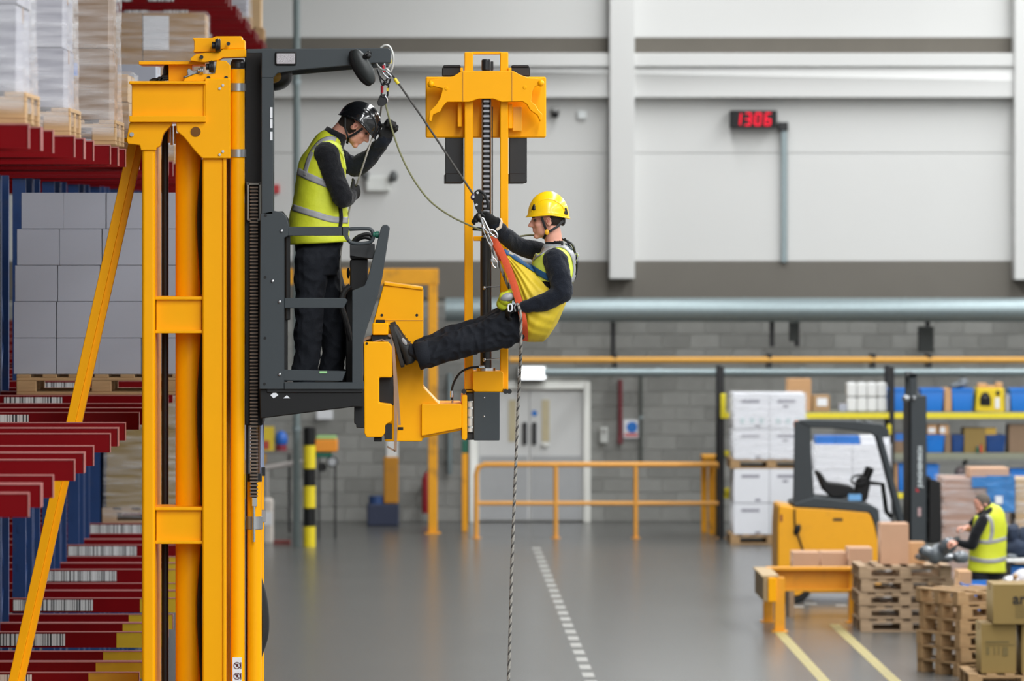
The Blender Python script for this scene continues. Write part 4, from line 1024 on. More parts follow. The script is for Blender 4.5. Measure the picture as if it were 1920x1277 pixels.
def sling_surface(sect, grow=0, n=160, pleat=.006):
    mb = MB(); k = len(sect)
    for i, (a, b, hw) in enumerate(sect):
        a3, b3 = A(*a), A(*b); c = (a3 + b3) / 2; e = (a3 - b3); L = e.length / 2 + grow; e.normalize()
        for j in range(n):
            g = 2 * math.pi * j / n; pl = 1 + pleat * 7 * math.sin(g * 19 + i * .12) * max(0, 1 - 1.15 * i / k) + .012 * noise.noise((g * 2, i * .6, 3))
            mb.v.append(tuple(c + e * (math.cos(g) * L) + Vector((0, 1, 0)) * (math.copysign(abs(math.sin(g)) ** .85, math.sin(g)) * (hw + grow) * pl)))
    for i in range(k - 1):
        for j in range(n): mb.f.append([i * n + j, i * n + (j + 1) % n, (i + 1) * n + (j + 1) % n, (i + 1) * n + j]); mb.m.append(0)
    mb.f.append([j for j in range(n)][::-1]); mb.f.append([(k - 1) * n + j for j in range(n)]); mb.m += [0, 0]
    return mb
def dens(sect, n=4):
    out = []
    for i in range(len(sect) - 1):
        for k in range(n):
            t = k / n; a, b = sect[i], sect[i + 1]
            out.append((tuple(a[0][q] + (b[0][q] - a[0][q]) * t for q in (0, 1)), tuple(a[1][q] + (b[1][q] - a[1][q]) * t for q in (0, 1)), a[2] + (b[2] - a[2]) * t))
    return out + [sect[-1]]
slo = sling_surface(dens(sect)).build('rescue_sling', SLING, MBn, ang=80)
vs_ = [(A(1036, 528), .132, .185), (A(1037, 514), .138, .19), (A(1039, 495), .136, .195), (A(1042, 478), .122, .195), (A(1041, 467), .09, .14), (A(1040, 461), .075, .09)]
vestB = loft(MB(), interp(vs_, 5), 48, False).build('vest', VESTP, MBn, ang=80, fn=lambda bm: crumple(bm, .005), solid=.004)
tB = bvh_of(slo, vestB)
ow = bez([A(922, 444, -.02), A(938, 470, -.06), A(951, 500, -.115), A(961, 528, -.16), A(969, 555, -.195), (A(976, 582, -.222)), A(981, 608, -.22), A(983, 638, -.11)], 6)
MB().tube(ow, [(.003, .023)] * len(ow), 10).build('orange_webbing', ORANGE, MBn)
band('orange_webbing_far', ORANGE, MBn, tB, [(926, 452), (934, 490), (942, 520), (948, 545)], 6, YB, .008, side=1)
band('blue_binding', BLUEW, MBn, tB, [(945, 468), (966, 481), (986, 495), (1004, 507), (1018, 515), (1034, 524)], 11, YB, .008)
band('blue_binding', BLUEW, MBn, tB, [(1056, 540), (1064, 539), (1072, 537)], 13, YB, .01)
tV = bvh_of(vestB)
band('reflective_strap', REFL, MBn, tV, [(989, 498), (1002, 482), (1020, 470), (1040, 461), (1057, 463), (1069, 474), (1076, 492), (1077, 512), (1071, 530)], 8, YB, .006)
band('vest_seam', mat('dark_seam', rgb(40, 60, 66), .7), MBn, tV, [(1014, 466), (1030, 458), (1048, 455), (1060, 459), (1070, 470)], 2, YB, .009)
# yoke straps of the webbing from the sling to the ring
m = MB()
for (x0_, y0_, x1_, y1_, dy) in ((921, 444, 945, 484, -.05), (922, 448, 936, 490, .06)):
    m.tube([A(x0_, y0_, 0), A((x0_ + x1_) / 2, (y0_ + y1_) / 2, dy), A(x1_, y1_, dy)], [(.003, .018)] * 3, 8)
m.build('orange_yoke', ORANGE, MBn)
col_ = MB(); loft(col_, [(A(1043, 477), .108, .135), (A(1042, 467), .09, .105), (A(1042, 458), .074, .082)], 28, False); col_.build('collar', mat('grey_collar', rgb(150, 156, 160), .7), MBn, ang=80, solid=.006)
m = MB(); m.tube([A(v.x, v.y, 0) for v in bez([(1052, 446, 0), (1064, 452, 0), (1074, 460, 0), (1078, 474, 0), (1082, 492, 0), (1080, 512, 0), (1077, 524, 0)], 5)], [(.02, .008)] * 31, 8); bk = m.build('back_harness', BLKM, MBn)
m = MB(); m.tube([A(1078, 478, -.02), A(1082, 474, -.02), A(1084, 480, -.02), A(1081, 490, -.02), A(1078, 488, -.02)], .006, 8, True); m.build('harness_ring', CHROME, bk)
m = MB()
for (pts) in ([(1058, 447), (1068, 461), (1076, 474)], [(1048, 452), (1064, 472), (1077, 480)]): m.tube([A(x, y, -.11 + (x - 1048) * .003) for x, y in pts], .006, 6)
m.build('harness_cord', BLKM, bk)
hB, hqB = helmet('helmet', MBn, hqb(-.006, 0, .03), fB, uB, HELM_Y, (.128, .106, .148), front=-.004, side=.0, back=-.03)
def on_helm(name, th, k, m_, r): 
    p = hqB(th, k); nrm = (p - hqb(0, 0, .0)).normalized()
    MB().ell(p, r, Matrix.Rotation(0, 3, 'X')).build(name, m_, hB)
for s_ in (-1, 1):
    for th, k, rr in ((.72, .78, (.017, .012, .017)), (2.55, .86, (.014, .014, .017))):
        p = hqB(s_ * th, k); p2 = hqB(s_ * (th + .001), k - .16)
        m = MB(); q0 = hqB(s_ * (th - .13), k + .06); q1 = hqB(s_ * (th + .16), k + .06); q2 = hqB(s_ * (th + .09), k - .1); q3 = hqB(s_ * (th - .02), k - .1)
        cen = hqb(0, 0, .03); o_ = lambda q: q + (q - cen).normalized() * .009
        i_ = lambda q: q - (q - cen).normalized() * .01
        qs = [q0, q1, q2, q3]; m.add([o_(q) for q in qs] + [i_(q) for q in qs], [(0, 1, 2, 3), (4, 7, 6, 5), (0, 4, 5, 1), (1, 5, 6, 2), (2, 6, 7, 3), (3, 7, 4, 0)]); m.build('helmet_vent', BLK, hB, bevel=.004)
    MB().tube([hqb(.04, s_ * .085, .02), hqb(.026, s_ * .083, -.03), hqb(.012, s_ * .076, -.078), hqb(.035, s_ * .03, -.118)], [(.0022, .009)] * 4, 6).build('chin_strap', BLK, hB)
    MB().tube([hqb(-.095, s_ * .06, -.012), hqb(-.06, s_ * .08, -.045), hqb(.006, s_ * .077, -.08)], [(.0022, .009)] * 3, 6).build('rear_strap', BLK, hB)
    MB().ell(hqb(.012, s_ * .08, -.078), (.014, .006, .018), hMb).build('strap_buckle', mat('gold_buckle', rgb(230, 170, 30), .35), hB)
m = MB(); m.ell(hqb(-.092, 0, -.01), (.02, .05, .035), hMb); m.build('nape_pad', BLK, hB)
m = MB(); m.tube([A(x, y, -.255) for x, y in ((952, 570), (956.5, 569), (958.5, 572), (958.5, 580), (956, 582.5), (952, 582), (951, 575))], .005, 8, True); m.build('wrist_buckle', PAPER, MBn)
m = MB(); m.tube([A(966, 568, -.25), A(963, 575, -.252), A(965, 583, -.25)], .004, 6); m.build('glove_tag', REFL, MBn)
m = MB(); m.tube([A(v[0], v[1], v[2]) for v in ((931, 431, -.03), (938, 426, -.032), (940, 416, -.02), (938, 410, .02))], [(.003, .009)] * 4, 8); m.build('pale_cuff', mat('pale_cuff', rgb(206, 190, 170), .7), MBn)
bd = MB(); bd.ell(A(948, 559, -.12), (.05, .06, .05)); bd.ell(A(943, 568, -.1), (.045, .05, .05), Matrix.Rotation(.5, 3, 'Y')); bd.ell(A(957, 553, -.1), (.035, .05, .04))
vb = bd.build('bunched_vest', VEST, MBn, fn=lambda bm: crumple(bm, .012, 16))
bd = MB(); bd.ell(A(950, 557, -.15), (.047, .045, .03), Matrix.Rotation(-.3, 3, 'Y')); bd.build('bunched_band', REFL, vb)
# ---- the worker far back on the right
YC = 63.6
MC = thing('person', 'person in hi-vis vest and dark sleeves bending over the pallets at the far right', 'person', (PX(1850, YC), YC, 0))
def A(x, y, dy=0): return Vector((PX(x, YC), YC + dy, PZ(y, YC)))
B = Body()
tor = [(A(1852, 1085), .17, .14), (A(1853, 1050), .175, .14), (A(1855, 1010), .18, .15), (A(1856, 980), .16, .17), (A(1855, 960), .11, .16), (A(1850, 950), .06, .08)]
B.loft(interp(tor, 2), 'fleece')
B.limb([A(1852, 958), A(1848, 945), A(1846, 938)], [.06, .055, .06], 'skin')
fC, uC = Vector((-.75, -.25, -.55)), Vector((-.5, 0, .8))
hqc, hMc = head(B, A(1843, 946), fC, uC, .95)
B.ell(hqc(-.022, 0, .035), (.092, .082, .09), hMc, 'hairg')
B.limb([A(1840, 975, -.15), A(1826, 1000, -.2), A(1820, 1020, -.2)], [.07, .062, .058], 'fleece')
B.limb([A(1820, 1020, -.2), A(1806, 1020, -.2), A(1794, 1016, -.18)], [.058, .048, .038], 'fleece')
hand(B, A(1793, 1016, -.18), Vector((-.9, 0, .1)), Vector((0, .3, -.95)), 1, 'skin', (45, 60, 40))
B.limb([A(1842, 972, .15), A(1828, 985, .22), A(1822, 992, .2)], [.068, .055, .05], 'fleece')
B.limb([A(1822, 992, .2), A(1814, 992, .15)], [.045, .036], 'skin'); hand(B, A(1814, 992, .15), Vector((-.8, -.3, .1)), Vector((0, 0, -1)), 1, 'skin', (40, 60, 40))
B.limb([A(1838, 1080, -.06), A(1836, 1130, -.07), A(1838, 1185, -.06)], [.11, .085, .07], 'trousers')
B.limb([A(1866, 1080, .06), A(1866, 1130, .07), A(1864, 1185, .06)], [.11, .085, .07], 'trousers')
B.build('body', MC, MATS, .009, 3, {'fleece': (.006, 9), 'trousers': (.006, 9)})
for dy, x in ((-.06, 1838), (.06, 1864)): boot('boot', MC, Vector((PX(x, YC), YC + dy, .075)), Vector((PX(x - 40, YC), YC + dy, .05)), Vector((0, 0, 1)))
vs_ = [(A(1850, 1072), .215, .19), (A(1851, 1050), .21, .19), (A(1854, 1015), .2, .19), (A(1856, 985), .19, .195), (A(1857, 965), .16, .185), (A(1853, 955), .1, .12), (A(1850, 950), .075, .09)]
vestC = loft(MB(), interp(vs_, 5), 40, False).build('vest', VEST, MC, ang=80, fn=lambda bm: crumple(bm, .01), solid=.004)
tC = bvh_of(vestC)
band('reflective_band', REFL, MC, tC, [(1818, 1046), (1840, 1050), (1862, 1050), (1885, 1046)], 8, YC)
band('reflective_band', REFL, MC, tC, [(1830, 1014), (1850, 1015), (1868, 1012), (1886, 1008)], 7, YC)
band('reflective_strap', REFL, MC, tC, [(1846, 964), (1855, 975), (1857, 995), (1853, 1014)], 7, YC)
def A(x, y, dy=0): return Vector((PX(x, YB), YB + dy, PZ(y, YB)))
# ---------------------------------------------------------------- ropes and hardware
YR = 35.45
def rope(name, label, pts, m, r=.0055, twist=None, cat='rope'):
    pts = [Vector(p) for p in pts]; path = bez(pts, 10)
    if not twist: o = MB().tube(path, r, 8).build(name, m, loc=path[0], ang=80)
    else:
        mb = MB(); dense = []; L = 0
        for i in range(len(path) - 1):
            n = max(1, int((path[i + 1] - path[i]).length / .007))
            for k in range(n): dense.append(path[i].lerp(path[i + 1], k / n))
        for st in range(3):
            mb.mi = 1 if st == 2 else 0
            q = []
            for i, p in enumerate(dense):
                t = (dense[min(i + 1, len(dense) - 1)] - dense[max(i - 1, 0)]); t, u, w = frame_to(t, Vector((0, 1, 0))); g = i * .007 / twist * 2 * math.pi + st * 2 * math.pi / 3
                q.append(p + u * math.cos(g) * r * .55 + w * math.sin(g) * r * .55)
            mb.tube(q, r * .62, 6)
        o = mb.build(name, [m, twist and ROPED], loc=path[0], ang=80)
    return tag(o, label, cat)
def R(x, y, dy=0): return Vector((PX(x, YR), YR + dy, PZ(y, YR)))
rope('main_rope', 'dark rope running straight from the roof beam tip to the descender', [R(734, 136, .2), R(790, 217, .15), R(845, 300, .08), R(895, 376, 0)], ROPED, .0065)
o = MB().tube([R(740, 146, .19), R(747, 156, .185)], .011, 10).build('rope_tag', YTAG, loc=R(743, 151, .19)); tag(o, 'yellow sleeve around the straight dark rope', 'sleeve')
rope('belay_rope', 'olive rope sagging from the pulley past the raised glove to the hanging man', [R(722, 190, .3), R(728, 215, .3), R(737, 248, .3), R(752, 290, .28), R(775, 335, .24), R(805, 375, .18), R(840, 402, .1), R(875, 420, .04), R(901, 431, .0), R(930, 438, .15), R(965, 444, .3), R(1000, 441, .32), R(1035, 446, .28), R(1058, 450, .12), R(1076, 460, .05)], ROPEG, .0058)
rope('control_rope', 'grey rope from the pulley past the black helmet down to the lower glove', [R(715, 196, .3), R(711, 220, .4), R(700, 250, .3), R(686, 292, .24), R(672, 335, .27), R(664, 358, .33), R(656, 385, .3), R(648, 425, .3), R(641, 455, .3), R(637, 490, .28), R(640, 560, .3), R(650, 640, .35)], ROPE, .0058)
rope('tail_rope', 'twisted grey and black rope hanging from the descender to the floor', [R(897, 400), R(908, 425), R(922, 465), R(938, 500), R(950, 530), R(962, 556), R(973, 580, -.27), R(975, 612, -.27), R(975, 650, -.26), R(974, 700, -.1), R(971, 770), R(968, 850), R(965, 920), R(962, 1000), R(959, 1080), R(957, 1160), R(955, 1230), R(953, 1290), R(950, 1500), R(950, 1700), Vector((PX(950, YR), YR, .01))], ROPE, .009, .05)
# anchor: sling round the beam end, carabiners, pulley
t = thing('anchor_sling', 'looped pale wire sling around the tip of the grey roof beam', 'sling', R(722, 105, .2))
m = MB(); ring = bez([(714, 92, 0), (722, 87, 0), (731, 90, 0), (737, 105, 0), (737, 122, 0), (732, 136, 0), (724, 130, 0)], 5)
m.tube([R(v.x, v.y, -.22) for v in ring], .007, 8); m.tube([R(v.x, v.y, -.1) for v in bez([(714, 92, 0), (709, 110, 0), (706, 120, 0), (716, 131, 0), (726, 130, 0), (731, 122, 0)], 5)], .006, 8)
split_islands(m.build('wire_loop', mat('pale_wire', rgb(190, 190, 186), .4, metal=.3), t))
MB().cyl(R(731, 114, -.22), R(731, 121, -.22), .011, 12).build('ferrule', YTAG, t)
def carabiner(label, pts, dy, m_, gate=None, r=.0055):
    t = thing('carabiner', label, 'carabiner', R(pts[0][0], pts[0][1], dy))
    c = bez([(x, y, 0) for x, y in pts + [pts[0]]], 6)[:-1]
    MB().tube([R(v.x, v.y, dy) for v in c], r, 8, True).build('ring_body', m_, t)
    if gate: MB().cyl(R(*gate[0], dy), R(*gate[1], dy), r * 1.7, 10).build('gate_sleeve', REDK, t)
    return t
carabiner('grey carabiner with a red gate hooked under the roof beam', [(717, 122), (721, 120), (722, 130), (729, 138), (733, 142), (729, 146), (720, 139), (716, 130)], .12, STEEL, ((718, 122), (720, 134)))
carabiner('left of the two dark linked rings above the pulley', [(707, 128), (713, 142), (722, 152), (718, 158), (714, 152), (711, 140)], .2, BLKM)
carabiner('right of the two dark linked rings above the pulley', [(731, 138), (731, 150), (727, 157), (722, 154), (726, 146), (730, 140)], .22, BLKM)
carabiner('carabiner with a red gate holding the pulley', [(717, 156), (722, 152), (728, 157), (727, 168), (726, 178), (719, 180), (715, 177), (716, 166)], .28, BLKM, ((716, 159), (716, 172)))
pt = thing('rope_pulley', 'small black rescue pulley under the roof beam tip', 'pulley', R(718, 188, .3))
m = MB()
for dy in (-.018, .018): m.prism([(713, 178), (722, 176), (728, 184), (727, 192), (718, 199), (709, 198), (707, 192), (710, 184)], YR + .3 + dy, .006)
m.build('side_plate', BLKM, pt, bevel=.002)
MB().cyl(R(717, 189, .288), R(717, 189, .318), .022, 20).build('sheave', CHROME, pt)
MB().tube([R(722, 178, .277), R(726, 184, .277), R(726, 190, .277)], .005, 8).build('latch', CHROME, pt)
MB().pbox(724.5, 728.5, 165, 171, YR + .26, .02).build('pulley_tag', YTAG, pt)
# descender in the glove
ds = thing('descender', 'black rope descender with a purple cam held in the raised glove', 'descender', R(900, 385))
m = MB(); m.prism([(891, 362), (896, 359), (903, 361), (906, 370), (904, 380), (904, 392), (900, 402), (895, 398), (891, 388), (888, 378), (889, 368)], YR - .03, .012); m.build('side_plate', BLK, ds, bevel=.003)
m = MB(); m.prism([(889, 360), (893, 358), (901, 360), (903, 372), (902, 394), (897, 400), (891, 390)], YR + .0, .012); m.build('side_plate', BLKM, ds, bevel=.003)
MB().ell(R(887.5, 370, -.01), (.018, .014, .02)).build('purple_cam', mat('purple_metal', rgb(110, 90, 130), .3, metal=.5), ds)
m = MB(); m.tube([R(v.x, v.y, -.03) for v in bez([(893, 360, 0), (899, 358, 0), (906, 362, 0), (912, 372, 0), (915, 382, 0), (915, 391, 0)], 5)], [(.006, .009)] * 26, 8); m.build('release_handle', BLK, ds)
m = MB()
for x, y in ((887.5, 369), (895.5, 361.5), (893.5, 384)): m.cyl(R(x, y, -.036), R(x, y, -.028), .008, 12)
split_islands(m.build('pivot_pin', CHROME, ds))
carabiner('long bright steel carabiner between the descender and the orange webbing', [(902, 409), (906, 410), (913, 424), (918, 433), (916, 437), (911, 434), (905, 421)], -.05, CHROME, r=.0058)
carabiner('bent bright steel hook through the top of the orange webbing', [(914, 433), (921, 431), (928, 434), (932, 441), (931, 446), (926, 443), (919, 437)], -.04, CHROME, r=.0062)
carabiner('slim steel carabiner hanging along the twisted rope', [(904, 426), (911, 432), (918, 446), (923, 458), (919, 460), (911, 445)], -.07, STEEL, r=.0045)
carabiner('small steel shackle clipped half way down the twisted rope', [(921, 485), (926, 484), (932, 492), (931, 501), (926, 500), (922, 492)], -.05, CHROME, r=.0045)
# ---------------------------------------------------------------- things on and before the back wall
def B3(px, py, Y): return P(px, py, Y)
def wall_thing(name, label, cat, px, py, Y): return thing(name, label, cat, P(px, py, Y))
# clock 13:06
KY = 88.55
ck = wall_thing('digital_clock', 'black digital wall clock showing 13:06 in red digits', 'clock', 1413, 240, KY)
pbx(ck, 'clock_case', BLK, 1369, 1457, 207, 240, KY, .22, .01)
LED = emit('led_red', (.85, .0, .03, 1), .75)
segs = {'a': ((0, 0), (1, 0)), 'b': ((1, 0), (1, 1)), 'c': ((1, 1), (1, 2)), 'd': ((0, 2), (1, 2)), 'e': ((0, 1), (0, 2)), 'f': ((0, 0), (0, 1)), 'g': ((0, 1), (1, 1))}
for ch, x in (('1', 1378), ('3', 1396.5), ('0', 1415.5), ('6', 1434)):
    m = MB()
    for sname in {'1': 'bc', '3': 'abcdg', '0': 'abcdef', '6': 'acdefg'}[ch]:
        (a, b), (c, d) = segs[sname]; w = 9.5; h = 11
        f_ = lambda a, b: (x + a * w + (2 - b) * 1.0, 212.5 + b * h)
        m.tube([P(*f_(a, b), KY - .008), P(*f_(c, d), KY - .008)], .0125, 6)
    m.build('digit', LED, ck)
m = MB(); m.pbox(1411.6, 1413.8, 219, 221.5, KY - .012, .01); m.pbox(1411, 1413.2, 227, 229.5, KY - .012, .01); split_islands(m.build('colon', LED, ck))
cd = MB(); cd.pbox(1465, 1476, 236, 492, WY - .16, .08); cd.build('power_conduit', GALV, loc=P(1470, 490, WY - .16), bevel=.01)
tag(bpy.data.objects['power_conduit'], 'grey vertical conduit below the wall clock', 'conduit')
MB().pbox(1459, 1478, 229, 245, WY - .2, .12).build('conduit_box', BLKM, bpy.data.objects['power_conduit'], bevel=.01)
# emergency light
em = wall_thing('emergency_light', 'white twin-spot emergency light on the wall behind the operator', 'lamp', 708, 358, WY - .1)
pbx(em, 'lamp_case', mat('cream', rgb(224, 226, 222), .5), 686, 732, 330, 359, WY - .2, .14, .02)
for x, y in ((684, 327), (738, 331)):
    m = MB(); m.ell(P(x, y, WY - .25), (.07, .08, .09)); m.cyl(P(x, y + 6, WY - .2), P(x + (8 if x < 700 else -8), y + 12, WY - .18), .02, 8); m.build('spot_head', mat('spot_grey%d' % x, rgb(90, 92, 92), .4), em)
cc = wall_thing('dome_camera', 'small dark dome camera on a bracket right of the fork carriage', 'camera', 1041, 221, WY - .1)
MB().ell(P(1041, 215, WY - .2), (.06, .06, .055)).build('dome', BLK, cc); m = MB(); m.ell(P(1041, 206, WY - .2), (.085, .085, .05)); m.cyl(P(1041, 204, WY - .2), P(1041, 204, WY), .03, 10); m.build('dome_mount', mat('mount_grey', rgb(150, 150, 148), .5), cc)
jb = MB().pbox(1083, 1099, 208, 223, WY - .14, .1).build('junction_box', mat('jb_white', rgb(226, 230, 230), .5), loc=P(1091, 223, WY - .1), bevel=.012)
tag(jb, 'small white box on the wall right of the dome camera', 'box')
al = MB().pbox(511, 524, 346, 363, WY - .14, .1).build('alarm_point', mat('alarm_red', rgb(190, 60, 64), .5), loc=P(517, 363, WY - .1), bevel=.012); tag(al, 'small red alarm box on the wall left of the operator', 'alarm')
# column pipe
cp_ = MB(); cp_.cyl(P(556, 1024, 82.2), P(556, -80, 82.2), .052, 14); cp_ = cp_.build('downpipe', mat('pipe_green_grey', rgb(112, 124, 124), .45, var=.08), loc=P(556, 1022, 82.2)); tag(cp_, 'thin grey-green pipe rising from the floor to the roof behind the operator', 'pipe')
for yy in (150, 480, 800): MB().cyl(P(556, yy, 82.2), P(556, yy + 8, 82.2), .065, 14).build('pipe_collar', GALV, cp_)
# big duct and rails
du = MB(); du.cyl((PX(835, 87.9), 87.9, PZ(581, 87.9)), (RX1 - .02, 87.9, PZ(581, 87.9)), .186, 32); du = du.build('air_duct', GALV, loc=(PX(835, 87.9), 87.9, PZ(604, 87.9))); tag(du, 'big round galvanised air duct along the back wall', 'duct')
for x in (950, 1160, 1395, 1695, 1757): MB().cyl(P(x, 581, 87.9), P(x + 4, 581, 87.9), .192, 28).build('duct_joint', GALV, du)
m = MB()
for x in (1145, 1443, 1490, 1735): m.pbox(x, x + 9, 600, 672 if x < 1200 else 650, 88.4, .06)
split_islands(m.build('duct_bracket', BLKM, du))
m = MB(); m.pbox(1480, 1497, 604, 640, 88.3, .12); m.build('duct_box', mat('gr_dark', rgb(50, 54, 52), .6), du, bevel=.01); m = MB(); m.pbox(1722, 1751, 612, 660, 88.3, .14); m.build('duct_box', mat('gr_dark2', rgb(44, 48, 46), .6), du, bevel=.01)
orr = MB(); orr.cyl(P(955, 675, 87.6), (RX1 - .02, 87.6, PZ(675, 87.6)), .05, 14); orr = orr.build('gas_pipe', mat('ochre_pipe', rgb(214, 158, 66), .5, var=.06), loc=P(955, 681, 87.6)); tag(orr, 'ochre pipe running along the back wall under the duct', 'pipe')
for x in (1150, 1440, 1635, 1740): MB().pbox(x, x + 7, 664, 694, 87.56, .6).build('pipe_bracket', BLKM, orr)
sp_ = MB(); sp_.cyl(P(1020, 698, 87.5), (RX1 - .02, 87.5, PZ(698, 87.5)), .06, 16); sp_ = sp_.build('steel_pipe', GALV, loc=P(1020, 705, 87.5)); tag(sp_, 'grey steel pipe along the back wall below the ochre pipe', 'pipe')
for x in (1230, 1500, 1800): MB().cyl(P(x, 698, 87.5), P(x + 8, 698, 87.5), .072, 16).build('pipe_joint', GALV, sp_)
lt = wall_thing('bulkhead_light', 'glowing white bulkhead light above the double door', 'lamp', 999, 711, 88.4)
pbx(lt, 'light_base', WHITE, 973, 1025, 687, 712, 88.45, .44, .02)
pbx(lt, 'diffuser', emit('lamp_glow', (.93, .97, 1, 1), 2.2), 975, 1023, 689, 711, 88.35, .1, .03, 2)
sb = MB().pbox(1125, 1140, 801, 831, WY - .16, .1).build('wall_box', mat('wallbox', rgb(202, 204, 200), .5), loc=P(1132, 831, WY - .1), bevel=.015); tag(sb, 'white box on the grey blocks right of the double door', 'box')
MB().pbox(1128, 1137, 806, 812, WY - .17, .02).build('box_slot', mat('slot_grey', rgb(160, 160, 158), .5), sb)
rp_ = MB(); rp_.cyl(P(1163, 712, WY - .12), P(1163, 832, WY - .12), .036, 12); rp_ = rp_.build('riser_pipe', mat('maroon_pipe', rgb(116, 44, 52), .5), loc=P(1163, 832, WY - .12)); tag(rp_, 'dark red vertical pipe beside the blue notice', 'pipe')
MB().pbox(1158, 1168, 815, 833, WY - .2, .12).build('valve_box', mat('maroon2', rgb(108, 40, 48), .5), rp_, bevel=.01)
pp_ = MB(); pp_.cyl(P(1202, 700, WY - .1), P(1202, 866, WY - .1), .03, 10); pp_ = pp_.build('riser_pipe', mat('dk_pipe', rgb(84, 88, 84), .6), loc=P(1202, 866, WY - .1)); tag(pp_, 'thin dark vertical pipe right of the blue notice', 'pipe')
MB().pbox(1199, 1205, 780, 786, WY - .14, .1).build('pipe_collar', GALV, pp_)
sg = wall_thing('safety_notice', 'white safety notice with a blue circle and red foot strip', 'sign', 1183, 822, WY - .05)
pbx(sg, 'notice_board', PAPER, 1169, 1198, 787, 822, WY - .07, .03, .003)
m = MB(); m.cyl(P(1185, 801, WY - .072), P(1185, 801, WY - .08), .085, 24); m.build('blue_circle', BIN, sg)
MB().pbox(1171, 1196, 812, 819, WY - .075, .01).build('red_strip', mat('pink_red', rgb(206, 120, 124), .5), sg)
s2 = wall_thing('pipe_sign', 'yellow and white door side post with green top', 'post', 871, 1010, 86)
# yellow doorway portal
YP = 85.4
po = wall_thing('impact_portal', 'yellow steel impact portal behind the cab', 'frame', 640, 1000, YP)
m = MB(); m.pbox(466, 822, 504, 534, YP, .25); m.build('portal_beam', YEL2, po, bevel=.01)
for x in (803, 466):
    m = MB(); m.box(PX(x, YP), PX(x + 17, YP), YP, YP + .2, 0, PZ(534, YP)); m.build('portal_post', YEL2, po, bevel=.01)
    m = MB(); m.box(PX(x - 6, YP), PX(x + 23, YP), YP - .05, YP + .25, 0, .015); m.build('foot_plate', YEL2, po)
m = MB(); m.box(PX(866, 86), PX(877, 86), 86, 86.1, 0, PZ(850, 86)); m.build('yellow_post', YEL2, s2, bevel=.01); m = MB(); m.box(PX(866, 86), PX(877, 86), 86, 86.1, PZ(850, 86), PZ(825, 86)); m.build('green_cap', GREENP, s2, bevel=.01)
s2['label'] = 'yellow post with a green top at the left of the double door'
dp = MB(); dp.tube([P(843, 700, WY - .2), P(843, 884, WY - .2), P(843, 890, WY - .2)], [.045, .045, .035], 12); dp = dp.build('downpipe', GALV, loc=P(843, 890, WY - .2)); tag(dp, 'grey pipe end hanging left of the double door', 'pipe'); MB().cyl(P(843, 760, WY - .2), P(843, 768, WY - .2), .055, 12).build('pipe_collar', GALV, dp); MB().pbox(840, 846, 860, 868, WY - .2, .16).build('wall_bracket', GALV, dp); MB().pbox(840, 846, 720, 728, WY - .2, .16).build('wall_bracket', GALV, dp)
ex = thing('fire_extinguisher', 'red fire extinguisher half hidden behind the yellow portal post', 'fire extinguisher', P(801, 962, 88.5))
m = MB(); m.tube([P(801, 962, 88.5), P(801, 900, 88.5), P(801, 889, 88.5), P(801, 885, 88.5)], [.085, .085, .05, .03], 16); m.build('cylinder', mat('ext_red', rgb(150, 30, 40), .4), ex); MB().pbox(798, 804, 905, 915, 88.5, .4).build('wall_bracket', BLKM, ex); MB().tube([P(801, 884, 88.5), P(806, 880, 88.5), P(809, 900, 88.45), P(808, 930, 88.45)], .015, 6).build('hose', BLK, ex)
# bollard
bo = thing('striped_bollard', 'black and yellow striped steel post standing behind the cab', 'bollard', (PX(580, 82), 82, 0))
yb_ = [803, 835, 878, 911, 952, 987, 1025]
for i in range(6):
    z1_, z0_ = PZ(yb_[i], 82), PZ(yb_[i + 1], 82) if i < 5 else 0
    m = MB(); r = .088; m.tube([(PX(580, 82), 82, z) for z in (z0_, (z0_ + z1_) / 2, z1_)] + ([(PX(580, 82), 82, z1_ + .02)] if i == 0 else []), [r, r, r] + ([.06] if i == 0 else []), 20)
    m.build('stripe', BLK if i % 2 == 0 else mat('stripe_yellow%d' % i, rgb(238, 214, 30), .5, dirt=.2), bo)
# things in the corner left of the door
og = thing('sweeper', 'orange box-shaped machine with green edges and a wheel, behind the striped post', 'machine', P(610, 882, 84))
m = MB(); m.pbox(590, 633, 824, 848, 84, .5); m.build('orange_hood', mat('machine_orange', rgb(240, 150, 40), .45), og, bevel=.03, seg=2)
MB().pbox(592, 631, 818, 825, 84.02, .46).build('green_top', mat('mg', rgb(150, 190, 120), .5), og, bevel=.02); MB().pbox(592, 622, 848, 858, 84.02, .46).build('green_base', GREENP, og, bevel=.01)
m = MB(); m.cyl(P(623, 866, 84.0), P(623, 866, 84.15), .085, 20); m.cyl(P(604, 876, 84.3), P(604, 876, 84.4), .07, 20); split_islands(m.build('wheel', BLKM, og)); MB().cyl(P(623, 866, 83.98), P(623, 866, 84.02), .06, 16).build('wheel_cap', STEEL, og)
m = MB(); m.box(PX(596, 84), PX(600, 84), 84.1, 84.15, 0, PZ(858, 84)); m.box(PX(626, 84), PX(630, 84), 84.3, 84.35, 0, PZ(874, 84)); split_islands(m.build('stand_leg', BLKM, og))
wr = MB(); wr.tube([P(480, 880, 84.5), P(520, 874, 84.5), P(552, 868, 84.5), P(580, 866, 84.5)], .04, 10); wr.tube([P(500, 877, 84.5), Vector((PX(500, 84.5), 84.5, 0))], .03, 8); wr = wr.build('grey_rail', mat('pale_rail', rgb(176, 170, 166), .5), loc=P(520, 1000, 84.5)); tag(wr, 'pale grey rail low on the left behind the cab', 'rail')
MB().cyl(Vector((PX(500, 84.5), 84.5, 0)), Vector((PX(500, 84.5), 84.5, .02)), .08, 12).build('foot', BLKM, wr)
